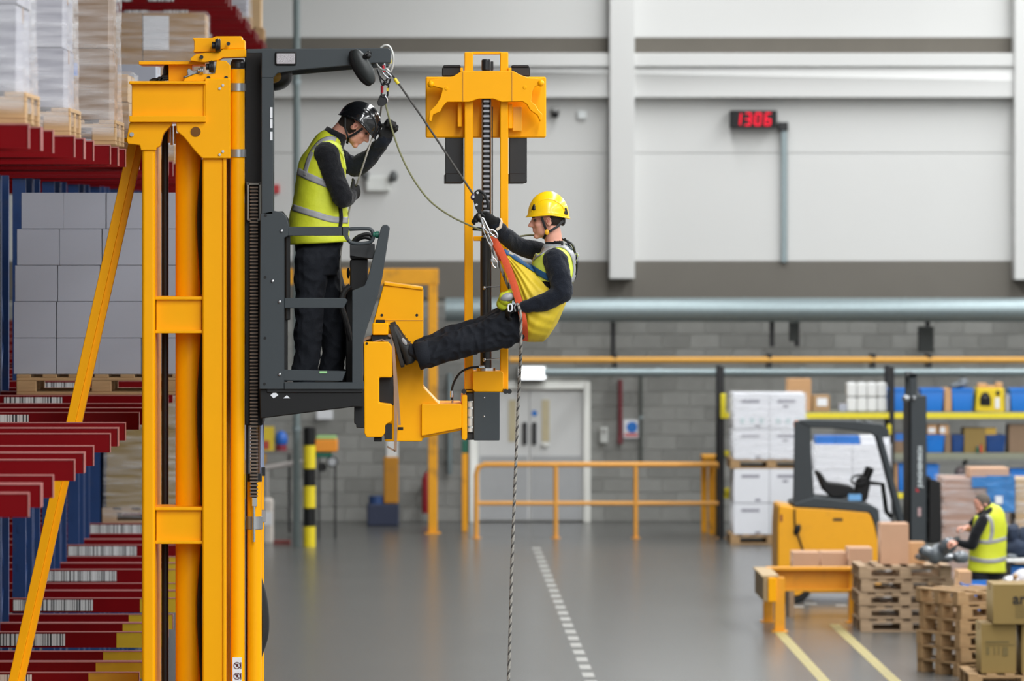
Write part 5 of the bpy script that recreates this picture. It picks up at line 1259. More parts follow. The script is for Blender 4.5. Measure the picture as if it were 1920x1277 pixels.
bl = thing('blue_drum', 'small blue drum with a dark red foot under the cab', 'drum', P(527, 846, 85.2)); MB().ell(P(527, 824, 85.2), (.1, .1, .13)).build('drum_body', mat('drum_blue', rgb(40, 100, 190), .4), bl); MB().cyl(P(527, 846, 85.2), P(527, 834, 85.2), .085, 16).build('drum_foot', mat('drum_red', rgb(130, 40, 56), .5), bl)
wk = thing('work_bench', 'grey wall shelf carrying the blue drum and yellow box', 'shelf', P(515, 1000, 85.2)); m = MB(); m.pbox(470, 548, 846, 852, 85.0, .5); m.build('bench_top', mat('bench_grey', rgb(120, 116, 112), .7), wk); m = MB(); m.pbox(478, 483, 852, 1000, 85.05, .05); m.pbox(540, 545, 852, 1000, 85.05, .05); split_islands(m.build('leg', BLKM, wk))
yb2 = carton('yellow box with white and red panels below the cab', PX(492, 85.3), PX(514, 85.3), 85.1, 85.45, PZ(846, 85.3), PZ(800, 85.3), mat('yellow_card', rgb(218, 190, 50), .5), TAPE, 'yellow_box', paper=(0, .6, .1, .45, mat('red_card', rgb(180, 70, 60), .5)))
cb = thing('column_guard', 'brown-orange guarded post with a white top and blue base by the back wall', 'post', (PX(733, 87.7), 87.7, 0))
m = MB(); m.pbox(719, 747, 857, 945, 87.6, .24); m.build('post_guard', mat('amber_brown', rgb(186, 126, 20), .5, dirt=.3), cb, bevel=.02); MB().pbox(724, 746, 825, 858, 87.63, .18).build('white_top', WHITE, cb, bevel=.01); MB().box(PX(688, 87.6), PX(748, 87.6), 87.55, 87.91, 0, PZ(945, 87.6)).build('dark_base', mat('base_blue', rgb(44, 52, 76), .6), cb, bevel=.02); MB().cyl(P(706, 945, 87.7), P(706, 930, 87.7), .12, 20).build('blue_hub', mat('hub_blue', rgb(40, 70, 120), .5), cb)
bg = MB().pbox(492, 512, 935, 1022, 83, .3).build('white_sack', mat('sack', rgb(206, 198, 190), .7, bump=.3, bscale=10), loc=P(502, 1022, 83), bevel=.05, seg=3); tag(bg, 'pale upright sack on the floor under the cab', 'sack'); MB().pbox(494, 510, 960, 985, 82.99, .01).build('sack_print', PAPER, bg)
rb_ = MB().pbox(512, 545, 1013, 1025, 82.6, .1).build('red_kerb', mat('kerb_red', rgb(120, 60, 56), .7), loc=P(528, 1025, 82.6), bevel=.01); tag(rb_, 'low dark red block on the floor below the cab', 'block')
nt_ = MB().pbox(594, 624, 768, 786, 88.75, .02).build('wall_notice', PAPER, loc=P(609, 786, 88.75)); tag(nt_, 'white paper notice on the wall seen below the cab floor', 'notice')
# guard rail
GY = 84.2
gr = thing('guard_rail', 'ochre tubular guard rail in front of the double door', 'railing', (PX(1100, GY), GY, 0))
ORR = mat('rail_ochre', rgb(232, 164, 70), .45, var=.06)
def gz(y): return PZ(y, GY)
tp = [Vector((PX(893, GY), GY, 0)), Vector((PX(893, GY), GY, gz(890))), Vector((PX(896, GY), GY, gz(877))), Vector((PX(908, GY), GY, gz(871))), Vector((PX(1345, GY), GY, gz(871))), Vector((PX(1352, GY), GY, gz(880))), Vector((PX(1352, GY), GY, 0))]
MB().tube(tp, .038, 12).build('top_rail', ORR, gr); MB().cyl(P(895, 944, GY), P(1350, 944, GY), .03, 12).build('mid_rail', ORR, gr)
for x in (1042, 1192): MB().cyl((PX(x, GY), GY, 0), (PX(x, GY), GY, gz(871)), .036, 12).build('rail_post', ORR, gr)
for x in (893, 1042, 1192, 1352): MB().cyl((PX(x, GY), GY, 0), (PX(x, GY), GY, .012), .075, 14).build('foot_plate', ORR, gr)
g2 = thing('post_guard', 'yellow corner guard of thick posts at the right end of the rail', 'guard', (PX(1335, 85), 85, 0))
for x, y in ((1320, 85.6), (1334, 85.2), (1344, 84.9)):
    m = MB(); m.box(PX(x - 5, y), PX(x + 6, y), y, y + .1, 0, PZ(853, 85.6)); m.build('guard_post', YEL2, g2, bevel=.008)
m = MB(); m.box(PX(1314, 85.6), PX(1349, 85.6), 84.9, 85.7, PZ(860, 85.6), PZ(852, 85.6)); m.build('guard_cap', YEL2, g2, bevel=.008)
# ---- storage shelving on the right
SY = 84.0; SD = .8
sh = thing('storage_shelving', 'long dark shelving with yellow beams along the back wall on the right', 'shelving', (PX(1650, SY), SY, 0))
SHB = mat('shelf_yellow', rgb(226, 208, 36), .5, var=.1, scale=15); SHD = mat('shelf_deck', rgb(128, 126, 104), .7, var=.1)
xe = 2100
for x in (1353, 1672, 1990):
    for y in (SY, SY + SD): MB().box(PX(x - 5, SY), PX(x + 5, SY), y, y + .07, 0, PZ(688, SY)).build('upright', BLKM, sh)
LVS = [780, 857, 930]
for yy in LVS:
    for a, b in ((1358, 1667), (1677, xe)):
        MB().pbox(a, b, yy - 5, yy + 5, SY - .01, .05).build('shelf_beam', SHB if yy != 857 else mat('beam_grey%d' % a, rgb(132, 134, 118), .6), sh, bevel=.005)
        MB().pbox(a, b, yy - 8, yy - 5, SY + .02, SD).build('shelf_deck', SHD, sh)
m = MB(); m.pbox(1351, 1361, 738, 785, SY - .06, .05); m.build('upright_guard', SHB, sh, bevel=.01); m = MB(); m.pbox(1664, 1671, 796, 815, SY - .06, .05); m.build('upright_guard', SHB, sh, bevel=.01)
for x in (1359, ):
    for yy in (850, 920): MB().pbox(x, x + 16, yy - 5, yy + 5, SY - .05, .05).build('beam_end', SHB, sh, bevel=.005)
def sbox(label, x0, x1, y0, y1, m=CARD, Y=SY + .08, d=.5, **k): return carton(label, PX(x0, Y), PX(x1, Y), Y, Y + d, PZ(y1, Y), PZ(y0, Y), m, **k)
def sbin(label, x0, x1, y0, y1, m=BIN, Y=SY + .06, d=.5):
    t = thing('storage_bin', label, 'bin', (PX((x0 + x1) / 2, Y), Y + d / 2, PZ(y1, Y))); cx_, w = PX((x0 + x1) / 2, Y), PX(x1, Y) - PX(x0, Y); z0, z1 = PZ(y1, Y), PZ(y0, Y); h = z1 - z0
    def ringp(k, z, ins=0): return [(cx_ + sx * (w / 2 * k - ins), Y + d / 2 + sy * (d / 2 * k - ins), z) for sx, sy in ((-1, -1), (1, -1), (1, 1), (-1, 1))]
    mb = MB(); R_ = [ringp(.86, z0), ringp(.97, z1 - .04), ringp(.97, z1 - .01, .012), ringp(.86, z0 + .012, .012)]
    mb.add(sum(R_, []), [[3, 2, 1, 0], [12, 13, 14, 15]] + [[i * 4 + j, i * 4 + (j + 1) % 4, (i + 1) * 4 + (j + 1) % 4, (i + 1) * 4 + j] for i in range(3) for j in range(4)])
    mb.build('bin_body', m, t, bevel=.004)
    rm = MB(); o_, i_ = ringp(1.0, z1), ringp(.97, z1, .014); lo = ringp(1.0, z1 - .045); li = ringp(.97, z1 - .045, .014)
    rm.add(o_ + i_ + lo + li, sum([[[j, (j + 1) % 4, 4 + (j + 1) % 4, 4 + j], [8 + j, 8 + (j + 1) % 4, (j + 1) % 4, j], [12 + j, 12 + (j + 1) % 4, 8 + (j + 1) % 4, 8 + j], [4 + j, 4 + (j + 1) % 4, 12 + (j + 1) % 4, 12 + j]] for j in range(4)], []))
    rm.build('bin_rim', m, t, bevel=.003); return t
s0 = 771.5
sbox('pale brown carton on the top shelf behind the white stack', 1477, 1521, 711, s0, CARD2)
sbox('brown carton with a white label on the top shelf', 1524, 1556, 742, s0, CARD, paper=(.25, .85, .35, .85, PAPER))
sbox('tiny white box left of the white bottle pack', 1574, 1587, 757, s0, WCARD_SHADED, d=.2)
for c in range(4):
    for r in range(2):
        x = 1588 + c * 19; Y = SY + .1
        t = thing('white_canister', 'white canister in the %s row of the pack, %s from the left' % (('lower', 'upper')[r], ('first', 'second', 'third', 'fourth')[c]), 'canister', P(x + 9, s0 - r * 27.5, Y), 'white canister pack on the top shelf')
        pbx(t, 'canister_body', WHITE, x, x + 18.4, s0 - 26 - r * 27.5, s0 - r * 27.5, Y, .25, .025, 2); MB().cyl(P(x + 9, s0 - 27.4 - r * 27.5, Y + .1), P(x + 9, s0 - 25 - r * 27.5, Y + .1), .03, 10).build('cap', PAPER, t)
for i, (a, b) in enumerate(((1665, 1704), (1727, 1770), (1784, 1826), (1894, 1936))):
    sbin('bright blue bin on the top shelf, %s from the left' % ('first', 'second', 'third', 'fourth')[i], a, b, 729, s0)
sbox('narrow brown carton between two blue bins on the top shelf', 1771, 1784, 728, s0, CARD2)
m = MB(); m.ell(P(1798, 722, SY + .3), (.17, .14, .05), Matrix.Rotation(-.25, 3, 'Y')); m.ell(P(1806, 716, SY + .3), (.08, .1, .05)); gb = m.build('grey_bag', TARP, loc=P(1798, 729, SY + .3), fn=lambda bm: crumple(bm, .02, 9)); tag(gb, 'crumpled grey bag on the third blue bin of the top shelf', 'bag'); MB().ell(P(1783, 727, SY + .25), (.04, .05, .03)).build('bag_knot', BLK, gb)
ym = thing('yellow_case', 'yellow machine case with a black oval opening on the top shelf', 'machine', P(1856, s0, SY))
m = MB(); m.prism([(1832, 728), (1883, 728), (1884, 775), (1829, 771.5)], SY + .02, .5); m.build('case_body', mat('case_yellow', rgb(226, 196, 24), .45), ym, bevel=.02, seg=2)
m = MB(); m.prism([(1838, 760), (1837, 748), (1841, 738), (1847, 735), (1853, 737), (1858, 746), (1858, 761)], SY - .005, .06); m.build('black_opening', BLK, ym, bevel=.01); MB().ell(P(1847, 748, SY - .01), (.05, .02, .05)).build('inner_disc', BLKM, ym)
m = MB(); m.pbox(1866, 1874, 746, 766, SY + .005, .03); m.build('white_label', PAPER, ym); MB().ell(P(1871, 737, SY + .015), (.03, .02, .04)).build('dial', BLKM, ym); m = MB(); m.pbox(1833, 1851, 719, 728, SY + .1, .2); m.pbox(1868, 1880, 717, 728, SY + .1, .2); m.pbox(1851, 1868, 723, 728, SY + .12, .1); split_islands(m.build('top_fitting', CARD2, ym, bevel=.01))
sbox('white boxed item between the yellow case and the last blue bin', 1886, 1893, 740, s0, WCARD_SHADED, d=.3)
s1 = 848.5
sbox('brown carton with blue and red print on the middle shelf', 1677, 1706, 812, s1, BROWN, paper=(.05, .95, .6, .98, BLUELID))
sbox('small pale carton stacked behind the forklift mast', 1739, 1757, 797, 814.5, CARD2, paper=(.1, .8, .2, .7, PAPER)) 
sbin('blue bin with a red sticker on the middle shelf', 1737, 1771, 816, s1)
sbox('small carton with a white label above the middle bins', 1761, 1779, 797, 815, CARD2, paper=(.1, .6, .2, .8, PAPER))
sbox('brown carton under the small labelled carton', 1771.5, 1783, 815.5, s1, BROWN)
sbin('dark navy bin in the shade of the middle shelf', 1785, 1807, 816, s1, NAVY)
sbox('olive brown carton between the two navy bins', 1808, 1848, 803, s1, CARD3)
sbin('dark navy bin right of the olive carton', 1849, 1886, 816, s1, NAVY)
sbox('yellow-brown box lying on the right navy bin', 1847, 1868, 803, 815.5, mat('ochre_card', rgb(186, 150, 60), .7), d=.35)
sbox('big brown carton at the right end of the middle shelf', 1892, 1935, 797, s1, BROWN)
MB().cyl(P(1834, s1, SY + .03), P(1834, 838, SY + .03), .03, 10).build('can', GREENP, loc=P(1834, s1, SY + .03)); tag(bpy.data.objects['can'], 'small green can before the olive carton', 'can'); MB().cyl(P(1834, 838, SY + .03), P(1834, 836, SY + .03), .02, 10).build('can_lid', STEEL, bpy.data.objects['can'])
MB().tube([P(1839, s1, SY + .03), P(1839, 838, SY + .03), P(1840, 834, SY + .03)], [.022, .02, .01], 8).build('red_bottle', mat('bottle_red', rgb(200, 60, 40), .4), loc=P(1839, s1, SY + .03)); tag(bpy.data.objects['red_bottle'], 'small red bottle beside the green can', 'bottle'); MB().cyl(P(1840, 834, SY + .03), P(1840, 832.5, SY + .03), .01, 8).build('bottle_cap', BLK, bpy.data.objects['red_bottle'])
s2_ = 921.5
sbin('blue bin on the low shelf left of the forklift mast', 1684, 1712, 870, s2_)
sbin('blue bin on the low shelf right of the forklift mast', 1735, 1761, 871, s2_)
sbox('pale carton next to the low blue bin', 1674, 1683, 870, s2_, CARD2, d=.4)
m = MB(); m.ell(P(1780, 905, SY + .3), (.14, .16, .11)); m.ell(P(1800, 885, SY + .2), (.07, .12, .1), Matrix.Rotation(.7, 3, 'Y')); gb2 = m.build('grey_sack', mat('sack_mauve', rgb(116, 104, 106), .6, var=.2), loc=P(1785, s2_, SY + .3), fn=lambda bm: crumple(bm, .03, 8)); tag(gb2, 'dull grey-mauve sack on the low shelf', 'sack'); MB().tube([P(1806, 872, SY + .1), P(1812, 862, SY + .1)], .03, 8).build('sack_neck', BLKM, gb2)
sbin('blue bin at the right end of the low shelf', 1894, 1936, 880, s2_)
# white stack of large cartons on pallets
WYY = 82.6
pallet('wooden pallet under the lower white boxes of the tall stack', PX(1447, WYY), WYY + .5, 0)
z = .146; bs = PX(1443, WYY) - PX(1376, WYY)
WC3 = mat('white_box', rgb(226, 227, 232), .55, var=.02)
nm = ['bottom', 'second', 'third', 'top']
for r, (y1, y0) in enumerate(((1004, 944), (943, 879), (862, 805), (804, 738))):
    for c in range(2):
        a = 1376 + c * 67.5; zz0, zz1 = PZ(y1, WYY), PZ(y0, WYY)
        if r == 0: zz0 = .146
        t = carton('large white box, %s tier, %s of the tall stack by the forklift' % (nm[r], ('left', 'right')[c]), PX(a, WYY), PX(a + 66.5, WYY), WYY, WYY + 1.0, zz0, zz1 - .003, WC3, PAPER, 'white_box', group='tall stack of white boxes')
        m = MB(); Y = WYY - .003; h_ = y1 - y0
        m.pbox(a + 14, a + 48, y0 + h_ * .18, y0 + h_ * .26, Y, .005)
        if c: m.pbox(a + 24, a + 34, y0 + h_ * .33, y0 + h_ * .4, Y, .005)
        else: m.pbox(a + 40, a + 50, y1 - h_ * .12, y1 - h_ * .05, Y, .005)
        split_islands(m.build('box_print', PRINT, t))
        if r == 3: 
            m = MB(); [m.pbox(a + 12 + q * 18, a + 20 + q * 18, y0 + 46, y0 + 56, Y, .005) for q in range(3)]; split_islands(m.build('green_marks', mat('faint_green%d' % c, rgb(186, 204, 206), .6), t))
p_ = pallet('wooden pallet between the tiers of the tall white stack', PX(1447, WYY), WYY + .5, PZ(879, WYY) + .0)
film('clear film around the top of the tall white stack', 'stretch_film', PX(1374, WYY), PX(1514, WYY), WYY - .015, WYY + 1.02, PZ(862, WYY), PZ(737, WYY), FILM)
# white load behind the forklift
LY = 79.5
pallet('pallet under the white load seen through the forklift cab', PX(1598, LY), LY + .5, 0)
for c in range(2):
    for r in range(4):
        a = 1527 + c * 72; h0 = .146; hh = (PZ(833, LY) - h0) / 4
        carton('white box seen through the forklift cab, %s tier, %s half' % (nm[r], ('left', 'right')[c]), PX(a, LY), PX(a + 71, LY), LY, LY + 1.0, h0 + r * hh, h0 + (r + 1) * hh - .004, WC3, PAPER, 'white_box', group='white boxes behind the forklift')
sbox('white box with a blue lid on the load behind the forklift, left', 1530, 1566, 818, 833, BLUELID, Y=LY + .05); sbox('white box with a blue lid on the load behind the forklift, middle', 1567, 1612, 818, 833, BLUELID, Y=LY + .05); sbox('plain white box on the right of the load behind the forklift', 1614, 1668, 818, 833, WC3, Y=LY + .05, tape=PAPER)
film('clear film around the white load behind the forklift', 'stretch_film', PX(1525, LY), PX(1671, LY), LY - .015, LY + 1.02, .12, PZ(832, LY), FILM)
# ---- forklift
FY = 70.0
fk = thing('forklift', 'yellow counterbalance forklift with a dark overhead guard and tall mast', 'forklift truck', (PX(1560, FY), FY + .5, 0))
m = MB(); m.prism([(1460, 952), (1464, 947), (1489, 951), (1560, 955), (1625, 960), (1632, 964), (1640, 985), (1647, 1012), (1648, 1112), (1458, 1112), (1458, 990)], FY, 1.1); m.build('chassis', mat('forklift_yellow', rgb(238, 166, 8), .4, var=.04, dirt=.15), fk, bevel=.04, seg=3)
m = MB(); m.prism([(1487, 945), (1527, 932), (1600, 940), (1634, 947), (1648, 955), (1653, 1017), (1646, 1017), (1637, 975), (1630, 962), (1560, 955), (1489, 951)], FY - .005, 1.11); m.build('cowl', SLATE, fk, bevel=.015)
DG = mat('guard_dark', rgb(46, 52, 56), .5)
for y in (FY + .03, FY + .98):
    m = MB(); m.prism([(1490, 790), (1520, 790), (1521, 850), (1527, 934), (1487, 947), (1489, 860)], y, .08); m.build('guard_pillar', DG, fk, bevel=.012, seg=2)
    m = MB(); m.tube([P(1646, 815, y), P(1660, 865, y), P(1674, 920, y), P(1690, 985, y), P(1692, 1010, y)], [(.05, .05)] * 5, 10); m.build('guard_strut', DG, fk)
    m = MB(); m.prism([(1496, 791), (1502, 787), (1520, 787), (1600, 789), (1654, 795), (1667, 806), (1667, 820), (1640, 820), (1634, 812), (1560, 803), (1519, 802)], y - .01, .09); m.build('guard_roof_rail', DG, fk, bevel=.012)
for k in range(7): 
    x = 1525 + k * 18; m = MB(); m.box(PX(x, FY), PX(x + 7, FY), FY + .08, FY + 1.02, PZ(800, FY), PZ(793, FY)); m.build('guard_bar', DG, fk)
m = MB(); m.prism([(1489, 790), (1499, 788), (1499, 802), (1489, 804)], FY + .4, .15); m.build('beacon', AMBER, fk, bevel=.02)
m = MB(); m.prism([(1531, 886), (1538, 884), (1552, 905), (1578, 908), (1598, 912), (1606, 922), (1604, 932), (1560, 934), (1545, 920)], FY + .3, .5); m.build('seat', BLK, fk, bevel=.03, seg=2)
m = MB(); m.tube([P(1632, 876, FY + .5), P(1620, 905, FY + .5), P(1612, 938, FY + .5)], .06, 10); m.prism([(1608, 900), (1622, 892), (1633, 905), (1626, 940), (1600, 940)], FY + .4, .3); m.build('dashboard', BLK, fk, bevel=.02)
m = MB(); m.tube([P(1612 + 16 * math.cos(g * .5236), 900 - 9 * math.sin(g * .5236), FY + .5 + .17 * math.sin(g * .5236)) for g in range(12)], .016, 8, True); m.build('steering_wheel', BLK, fk)
MB().pbox(1591, 1615, 927, 939, FY + .02, .04).build('blue_document', mat('pale_blue', rgb(110, 168, 220), .5), fk)
m = MB(); m.tube([P(1629, 905, FY + .6), P(1655, 908, FY + .6), P(1662, 960, FY + .6), P(1672, 970, FY + .6)], .03, 8); m.build('hydraulic_pipe', BLK, fk)
m = MB(); m.box(PX(1706, FY), PX(1716, FY), FY + .15, FY + .95, .05, PZ(744, FY)); m.build('mast_inner', BLK, fk, bevel=.01)
MT = mat('mast_dark', rgb(48, 54, 58), .5)
ms = MB(); ms.box(PX(1709, FY), PX(1739, FY), FY + .1, FY + .22, .05, PZ(742, FY)); ms.box(PX(1709, FY), PX(1739, FY), FY + .86, FY + .98, .05, PZ(742, FY)); ms = ms.build('mast_rail', MT, fk, bevel=.01)
m = MB(); m.box(PX(1708, FY), PX(1722, FY), FY + .2, FY + .3, PZ(760, FY), PZ(700, FY)); m.box(PX(1708, FY), PX(1722, FY), FY + .78, FY + .88, PZ(760, FY), PZ(700, FY)); m.box(PX(1708, FY), PX(1722, FY), FY + .2, FY + .88, PZ(710, FY), PZ(702, FY)); m.build('mast_extension', MT, fk, bevel=.008)
m = MB(); m.ell(P(1700, 748, FY + .2), (.06, .08, .05)); m.ell(P(1714, 747, FY + .08), (.02, .02, .03)); m.build('mast_pulley', STEEL, fk)
letter('mast_lettering', 'JUNGHEINRICH', .072, mat('letter_grey', rgb(196, 204, 206), .5), fk, P(1725.5, 875, FY + .095), (math.pi / 2, -math.pi / 2, 0), .003, 1.0)
MB().prism([(1717.5, 922), (1717.5, 914.5), (1724, 922)], FY + .093, .006).build('red_mark', mat('mark_red', rgb(190, 40, 50), .5), fk)
MB().pbox(1721, 1727, 952, 968, FY + .092, .008).build('mast_sticker', mat('stk', rgb(180, 150, 150), .6), fk)
m = MB()
for y in (FY + .2, FY + .55, FY + .85): m.box(PX(1741, FY), PX(1748, FY), y, y + .05, PZ(1020, FY), PZ(895, FY))
for yy in (897, 930, 975, 1012): m.box(PX(1740, FY), PX(1764, FY) if yy > 1000 else PX(1748, FY), FY + .1, FY + .98, PZ(yy + 8, FY), PZ(yy, FY))
m.prism([(1743, 897), (1764, 904), (1766, 1015), (1742, 1018)], FY + .06, .06); m.prism([(1743, 897), (1764, 904), (1766, 1015), (1742, 1018)], FY + .92, .06)
m.build('load_backrest', BLK, fk, bevel=.006)
for y in (FY + .3, FY + .7): MB().box(PX(1744, FY), PX(1744, FY) + 1.1, y, y + .1, .05, .09).build('fork_blade', BLKM, fk, bevel=.01)
for x, r in ((1492, .2), (1632, .24)):
    for y in (FY + .0, FY + .95):
        w = MB().cyl((PX(x, FY), y, r), (PX(x, FY), y + .16, r), r, 28).build('wheel', RUB, fk, bevel=.02); MB().cyl((PX(x, FY), y - .006, r), (PX(x, FY), y + .02, r), r * .55, 20).build('wheel_hub', YEL2, w)
m = MB(); m.tube([P(v.x, v.y, FY - .015) for v in bez([(1490, 955, 0), (1491, 985, 0), (1497, 1005, 0), (1505, 1030, 0), (1510, 1050, 0)], 6)], .012, 6); m.ell(P(1495, 993, FY - .02), (.04, .03, .07), Matrix.Rotation(.4, 3, 'Y')); m.build('charging_lead', BLK, fk)
MB().pbox(1463, 1467, 965, 978, FY - .004, .02).build('tail_light', mat('tail_red', rgb(120, 40, 40), .4), fk); m = MB(); m.pbox(1562, 1580, 972, 977, FY - .004, .01); m.build('small_badge', BLKM, fk)
# ---- low yellow barrier
BY = 66.5
br = thing('floor_barrier', 'low yellow steel barrier table in front of the forklift', 'barrier', (PX(1520, BY), BY, 0))
BR = mat('barrier_amber', rgb(226, 154, 16), .5, var=.06, dirt=.25)
m = MB(); m.pbox(1440, 1606, 1069, 1109, BY, .06); m.pbox(1438, 1606, 1064, 1070, BY - .12, .2); m.pbox(1438, 1606, 1105, 1109, BY - .1, .16); m.build('long_beam', BR, br, bevel=.004)
xl = PX(1432, BY); m = MB(); m.box(xl - .1, xl, 65.0, BY + .08, PZ(1112, BY), PZ(1066, BY)); m.box(xl - .12, xl + .08, 65.0, BY + .1, PZ(1068, BY), PZ(1064, BY)); m.build('short_beam', mat('barrier_grey', rgb(176, 150, 110), .6), br, bevel=.006)
m = MB(); m.box(PX(1440, 65), PX(1455, 65), 64.95, 65.02, PZ(1128, 65), PZ(1083, 65)); m.build('end_plate', YEL, br, bevel=.006)
for x, y in ((1462, 65.0), (1441, 66.6), (1601, 66.45)):
    m = MB(); m.box(PX(x, y) - .058, PX(x, y) + .058, y, y + .11, 0, PZ(1068, BY) if y > 66 else PZ(1083, 65)); m.build('leg', BR, br, bevel=.006); MB().box(PX(x, y) - .09, PX(x, y) + .09, y - .05, y + .16, 0, .015).build('foot_plate', BR, br)
ORC = mat('carton_pink', rgb(196, 154, 124), .7, var=.05)
gz_ = lambda y, Y: max(0.0, PZ(y, Y))
sbox('long tan carton lying behind the yellow barrier, left', 1487, 1537, 1036, 1075, ORC, Y=67.4); sbox('long tan carton lying behind the yellow barrier, right', 1539, 1588, 1036, 1075, ORC, Y=67.4)
sbox('tall tan carton between barrier and pallet stack', 1591, 1636, 1028, 1075, ORC, Y=67.3)
for i, (x, lab) in enumerate(((1537, 'low pallet under the tan cartons behind the barrier'),)): 
    tb_ = thing('trestle', 'low wooden trestle carrying the tan cartons behind the barrier', 'trestle', (PX(1560, 67.6), 67.6, 0)); m = MB(); m.box(PX(1480, 67.4), PX(1642, 67.4), 67.3, 68.0, PZ(1081, 67.4), PZ(1075, 67.4)); m.build('trestle_top', WOOD, tb_)
    for xx in (1484, 1636): MB().box(PX(xx, 67.4) - .03, PX(xx, 67.4) + .03, 67.35, 67.95, 0, PZ(1081, 67.4)).build('trestle_leg', WOOD2, tb_)
# ---- pallet stacks
P1Y = 65.0; cx1_ = (PX(1613, P1Y) + PX(1613, P1Y) + 1.05) / 2
small = pallet_proto(1.06, 1.0, WOOD2, nd=6); n1 = 0
lay = ['bottom', 'second', 'third', 'fourth', 'top']
for i in range(5):
    o = small if i == 0 else copy_tree(small); o.location = (cx1_ + random.uniform(-.015, .015), P1Y + .5, i * .1525); o.rotation_euler.z = random.uniform(-.02, .02); tag(o, 'wooden pallet, %s of the stack right of the yellow barrier' % lay[i], 'pallet', 'pallet stack by the barrier')
zt1 = 4 * .1525 + .144
carton('tan carton standing on the pallet stack by the forklift mast', PX(1656, P1Y), PX(1709, P1Y), P1Y + .35, P1Y + .75, zt1, PZ(985, P1Y), ORC)
carton('small pale carton on the pallet stack behind the grey bag', PX(1711, P1Y), PX(1742, P1Y), P1Y + .5, P1Y + .8, zt1, PZ(1022, P1Y), CARD2)
m = MB(); m.tube([P(v.x, v.y, 64.4 + .35 * (v.z)) for v in bez([(1729, 1030, 1), (1748, 1038, 1), (1765, 1034, 1), (1780, 1022, .6), (1792, 1014, -.9)], 6)], [(.09, .07)] * 6 + [(.12, .1)] * 7 + [(.1, .08)] * 6 + [(.05 , .035)] * 6, 14); m.ell(P(1760, 1044, 65.0), (.27, .2, .06)); m.ell(P(1800, 1044, 64.9), (.1, .12, .08))
bgx = m.build('plastic_bag', TARP, loc=P(1760, 1050, 65), fn=lambda bm: crumple(bm, .03, 7), ang=80); tag(bgx, 'grey plastic bag the far worker pulls over the pallets', 'bag'); MB().ell(P(1733, 1034, 64.75), (.07, .06, .06)).build('bag_knot', mat('bag_dark', rgb(70, 76, 82), .3), bgx)
P2 = Vector((PX(1800, 58.6), 58.6, 0)); ang2 = math.radians(-35)
st2 = pallet_proto(1.2, .8, WOOD, nd=6); lay6 = ['bottom', 'second', 'third', 'fourth', 'fifth', 'top']
# near corner of the stack at P2: the pallet's (-x,-y) corner turned by ang2
Rz = Matrix.Rotation(math.radians(28), 3, 'Z'); off = Rz @ Vector((.6, .4, 0))
for i in range(6):
    o = st2 if i == 0 else copy_tree(st2); o.location = P2 + off + Vector((random.uniform(-.02, .02), random.uniform(-.02, .02), i * .1475)); o.rotation_euler.z = math.radians(28 + random.uniform(-2, 2)); tag(o, 'wooden pallet, %s of the corner-on stack at the lower right' % lay6[i], 'pallet', 'corner-on pallet stack')
# big cartons at the lower right corner
CYY = 57.2
pallet('wooden pallet under the olive cartons in the bottom right corner', PX(1928, CYY), CYY + .5, 0)
zp = .146
c1_ = carton('olive carton with faint grey print standing on the corner pallet', PX(1841, CYY), PX(1906, CYY), CYY + .06, CYY + .6, zp, PZ(1170, CYY + .06), CARD3)
m = MB(); Y = CYY + .055
for a, b, c, d in ((1848, 1892, 1202, 1206), (1848, 1902, 1209, 1210.5), (1849, 1855, 1213, 1228), (1864, 1866, 1213, 1228), (1872, 1874, 1213, 1228), (1880, 1890, 1213, 1230)): m.pbox(a, b, c, d, Y, .006)
m.build('box_print', mat('olive_print', rgb(112, 96, 56), .8), c1_)
carton('olive carton at the frame edge on the corner pallet', PX(1917, CYY), PX(1985, CYY), CYY + .06, CYY + .6, zp, PZ(1170, CYY + .06), CARD3)
c2_ = carton('large olive carton with black lettering on top of the corner pile', PX(1862, CYY - .02), PX(1985, CYY - .02), CYY - .02, CYY + .62, PZ(1170, CYY + .06) + .004, PZ(1096, CYY - .02), CARD3)
letter('carton_lettering', 'ara', .155, mat('carton_black', rgb(34, 30, 24), .7), c2_, P(1917, 1124, CYY - .024), bold=.004)
m = MB()
for k in range(5): m.pbox(1904, 1940, 1136 + k * 5, 1138 + k * 5, CYY - .024, .006); 
m.build('box_print', mat('olive_print2', rgb(112, 96, 56), .8), c2_)
sbin('blue crate edge behind the corner-on pallets', 1806, 1866, 1096, 1150, BIN, Y=61.6, d=.7)
wk2 = carton('pale round-edged carton behind the corner-on pallets', PX(1798, 62), PX(1822, 62), 62, 62.5, 0, PZ(1072, 62), CARD2)
# clutter right of the far worker
TY = 66.5
tb2 = thing('packing_table', 'packing table right of the far worker', 'table', (PX(1905, TY), TY, 0)); m = MB(); m.pbox(1888, 1990, 1048, 1055, TY, .8); m.build('table_top', WHITE, tb2, bevel=.01)
for x in (1892, 1980): MB().box(PX(x, TY) - .03, PX(x, TY) + .03, TY + .05, TY + .75, 0, PZ(1055, TY)).build('leg', BLKM, tb2)
m = MB(); m.ell(P(1908, 1030, TY + .4), (.17, .3, .14)); m.ell(P(1925, 1018, TY + .5), (.15, .3, .2)); m.ell(P(1898, 1010, TY + .5), (.1, .25, .18))
cl_ = m.build('clothing_heap', mat('denim_dark', rgb(30, 42, 62), .9, var=.3), loc=P(1908, 1048, TY + .4), fn=lambda bm: crumple(bm, .04, 7)); tag(cl_, 'dark blue heap of bags on the packing table', 'bags'); MB().ell(P(1897, 1043, TY + .15), (.07, .1, .03)).build('grey_fold', TARP, cl_)
sbin('blue bin under the packing table', 1886, 1934, 1062, 1110, BIN, Y=TY + .1, d=.5)
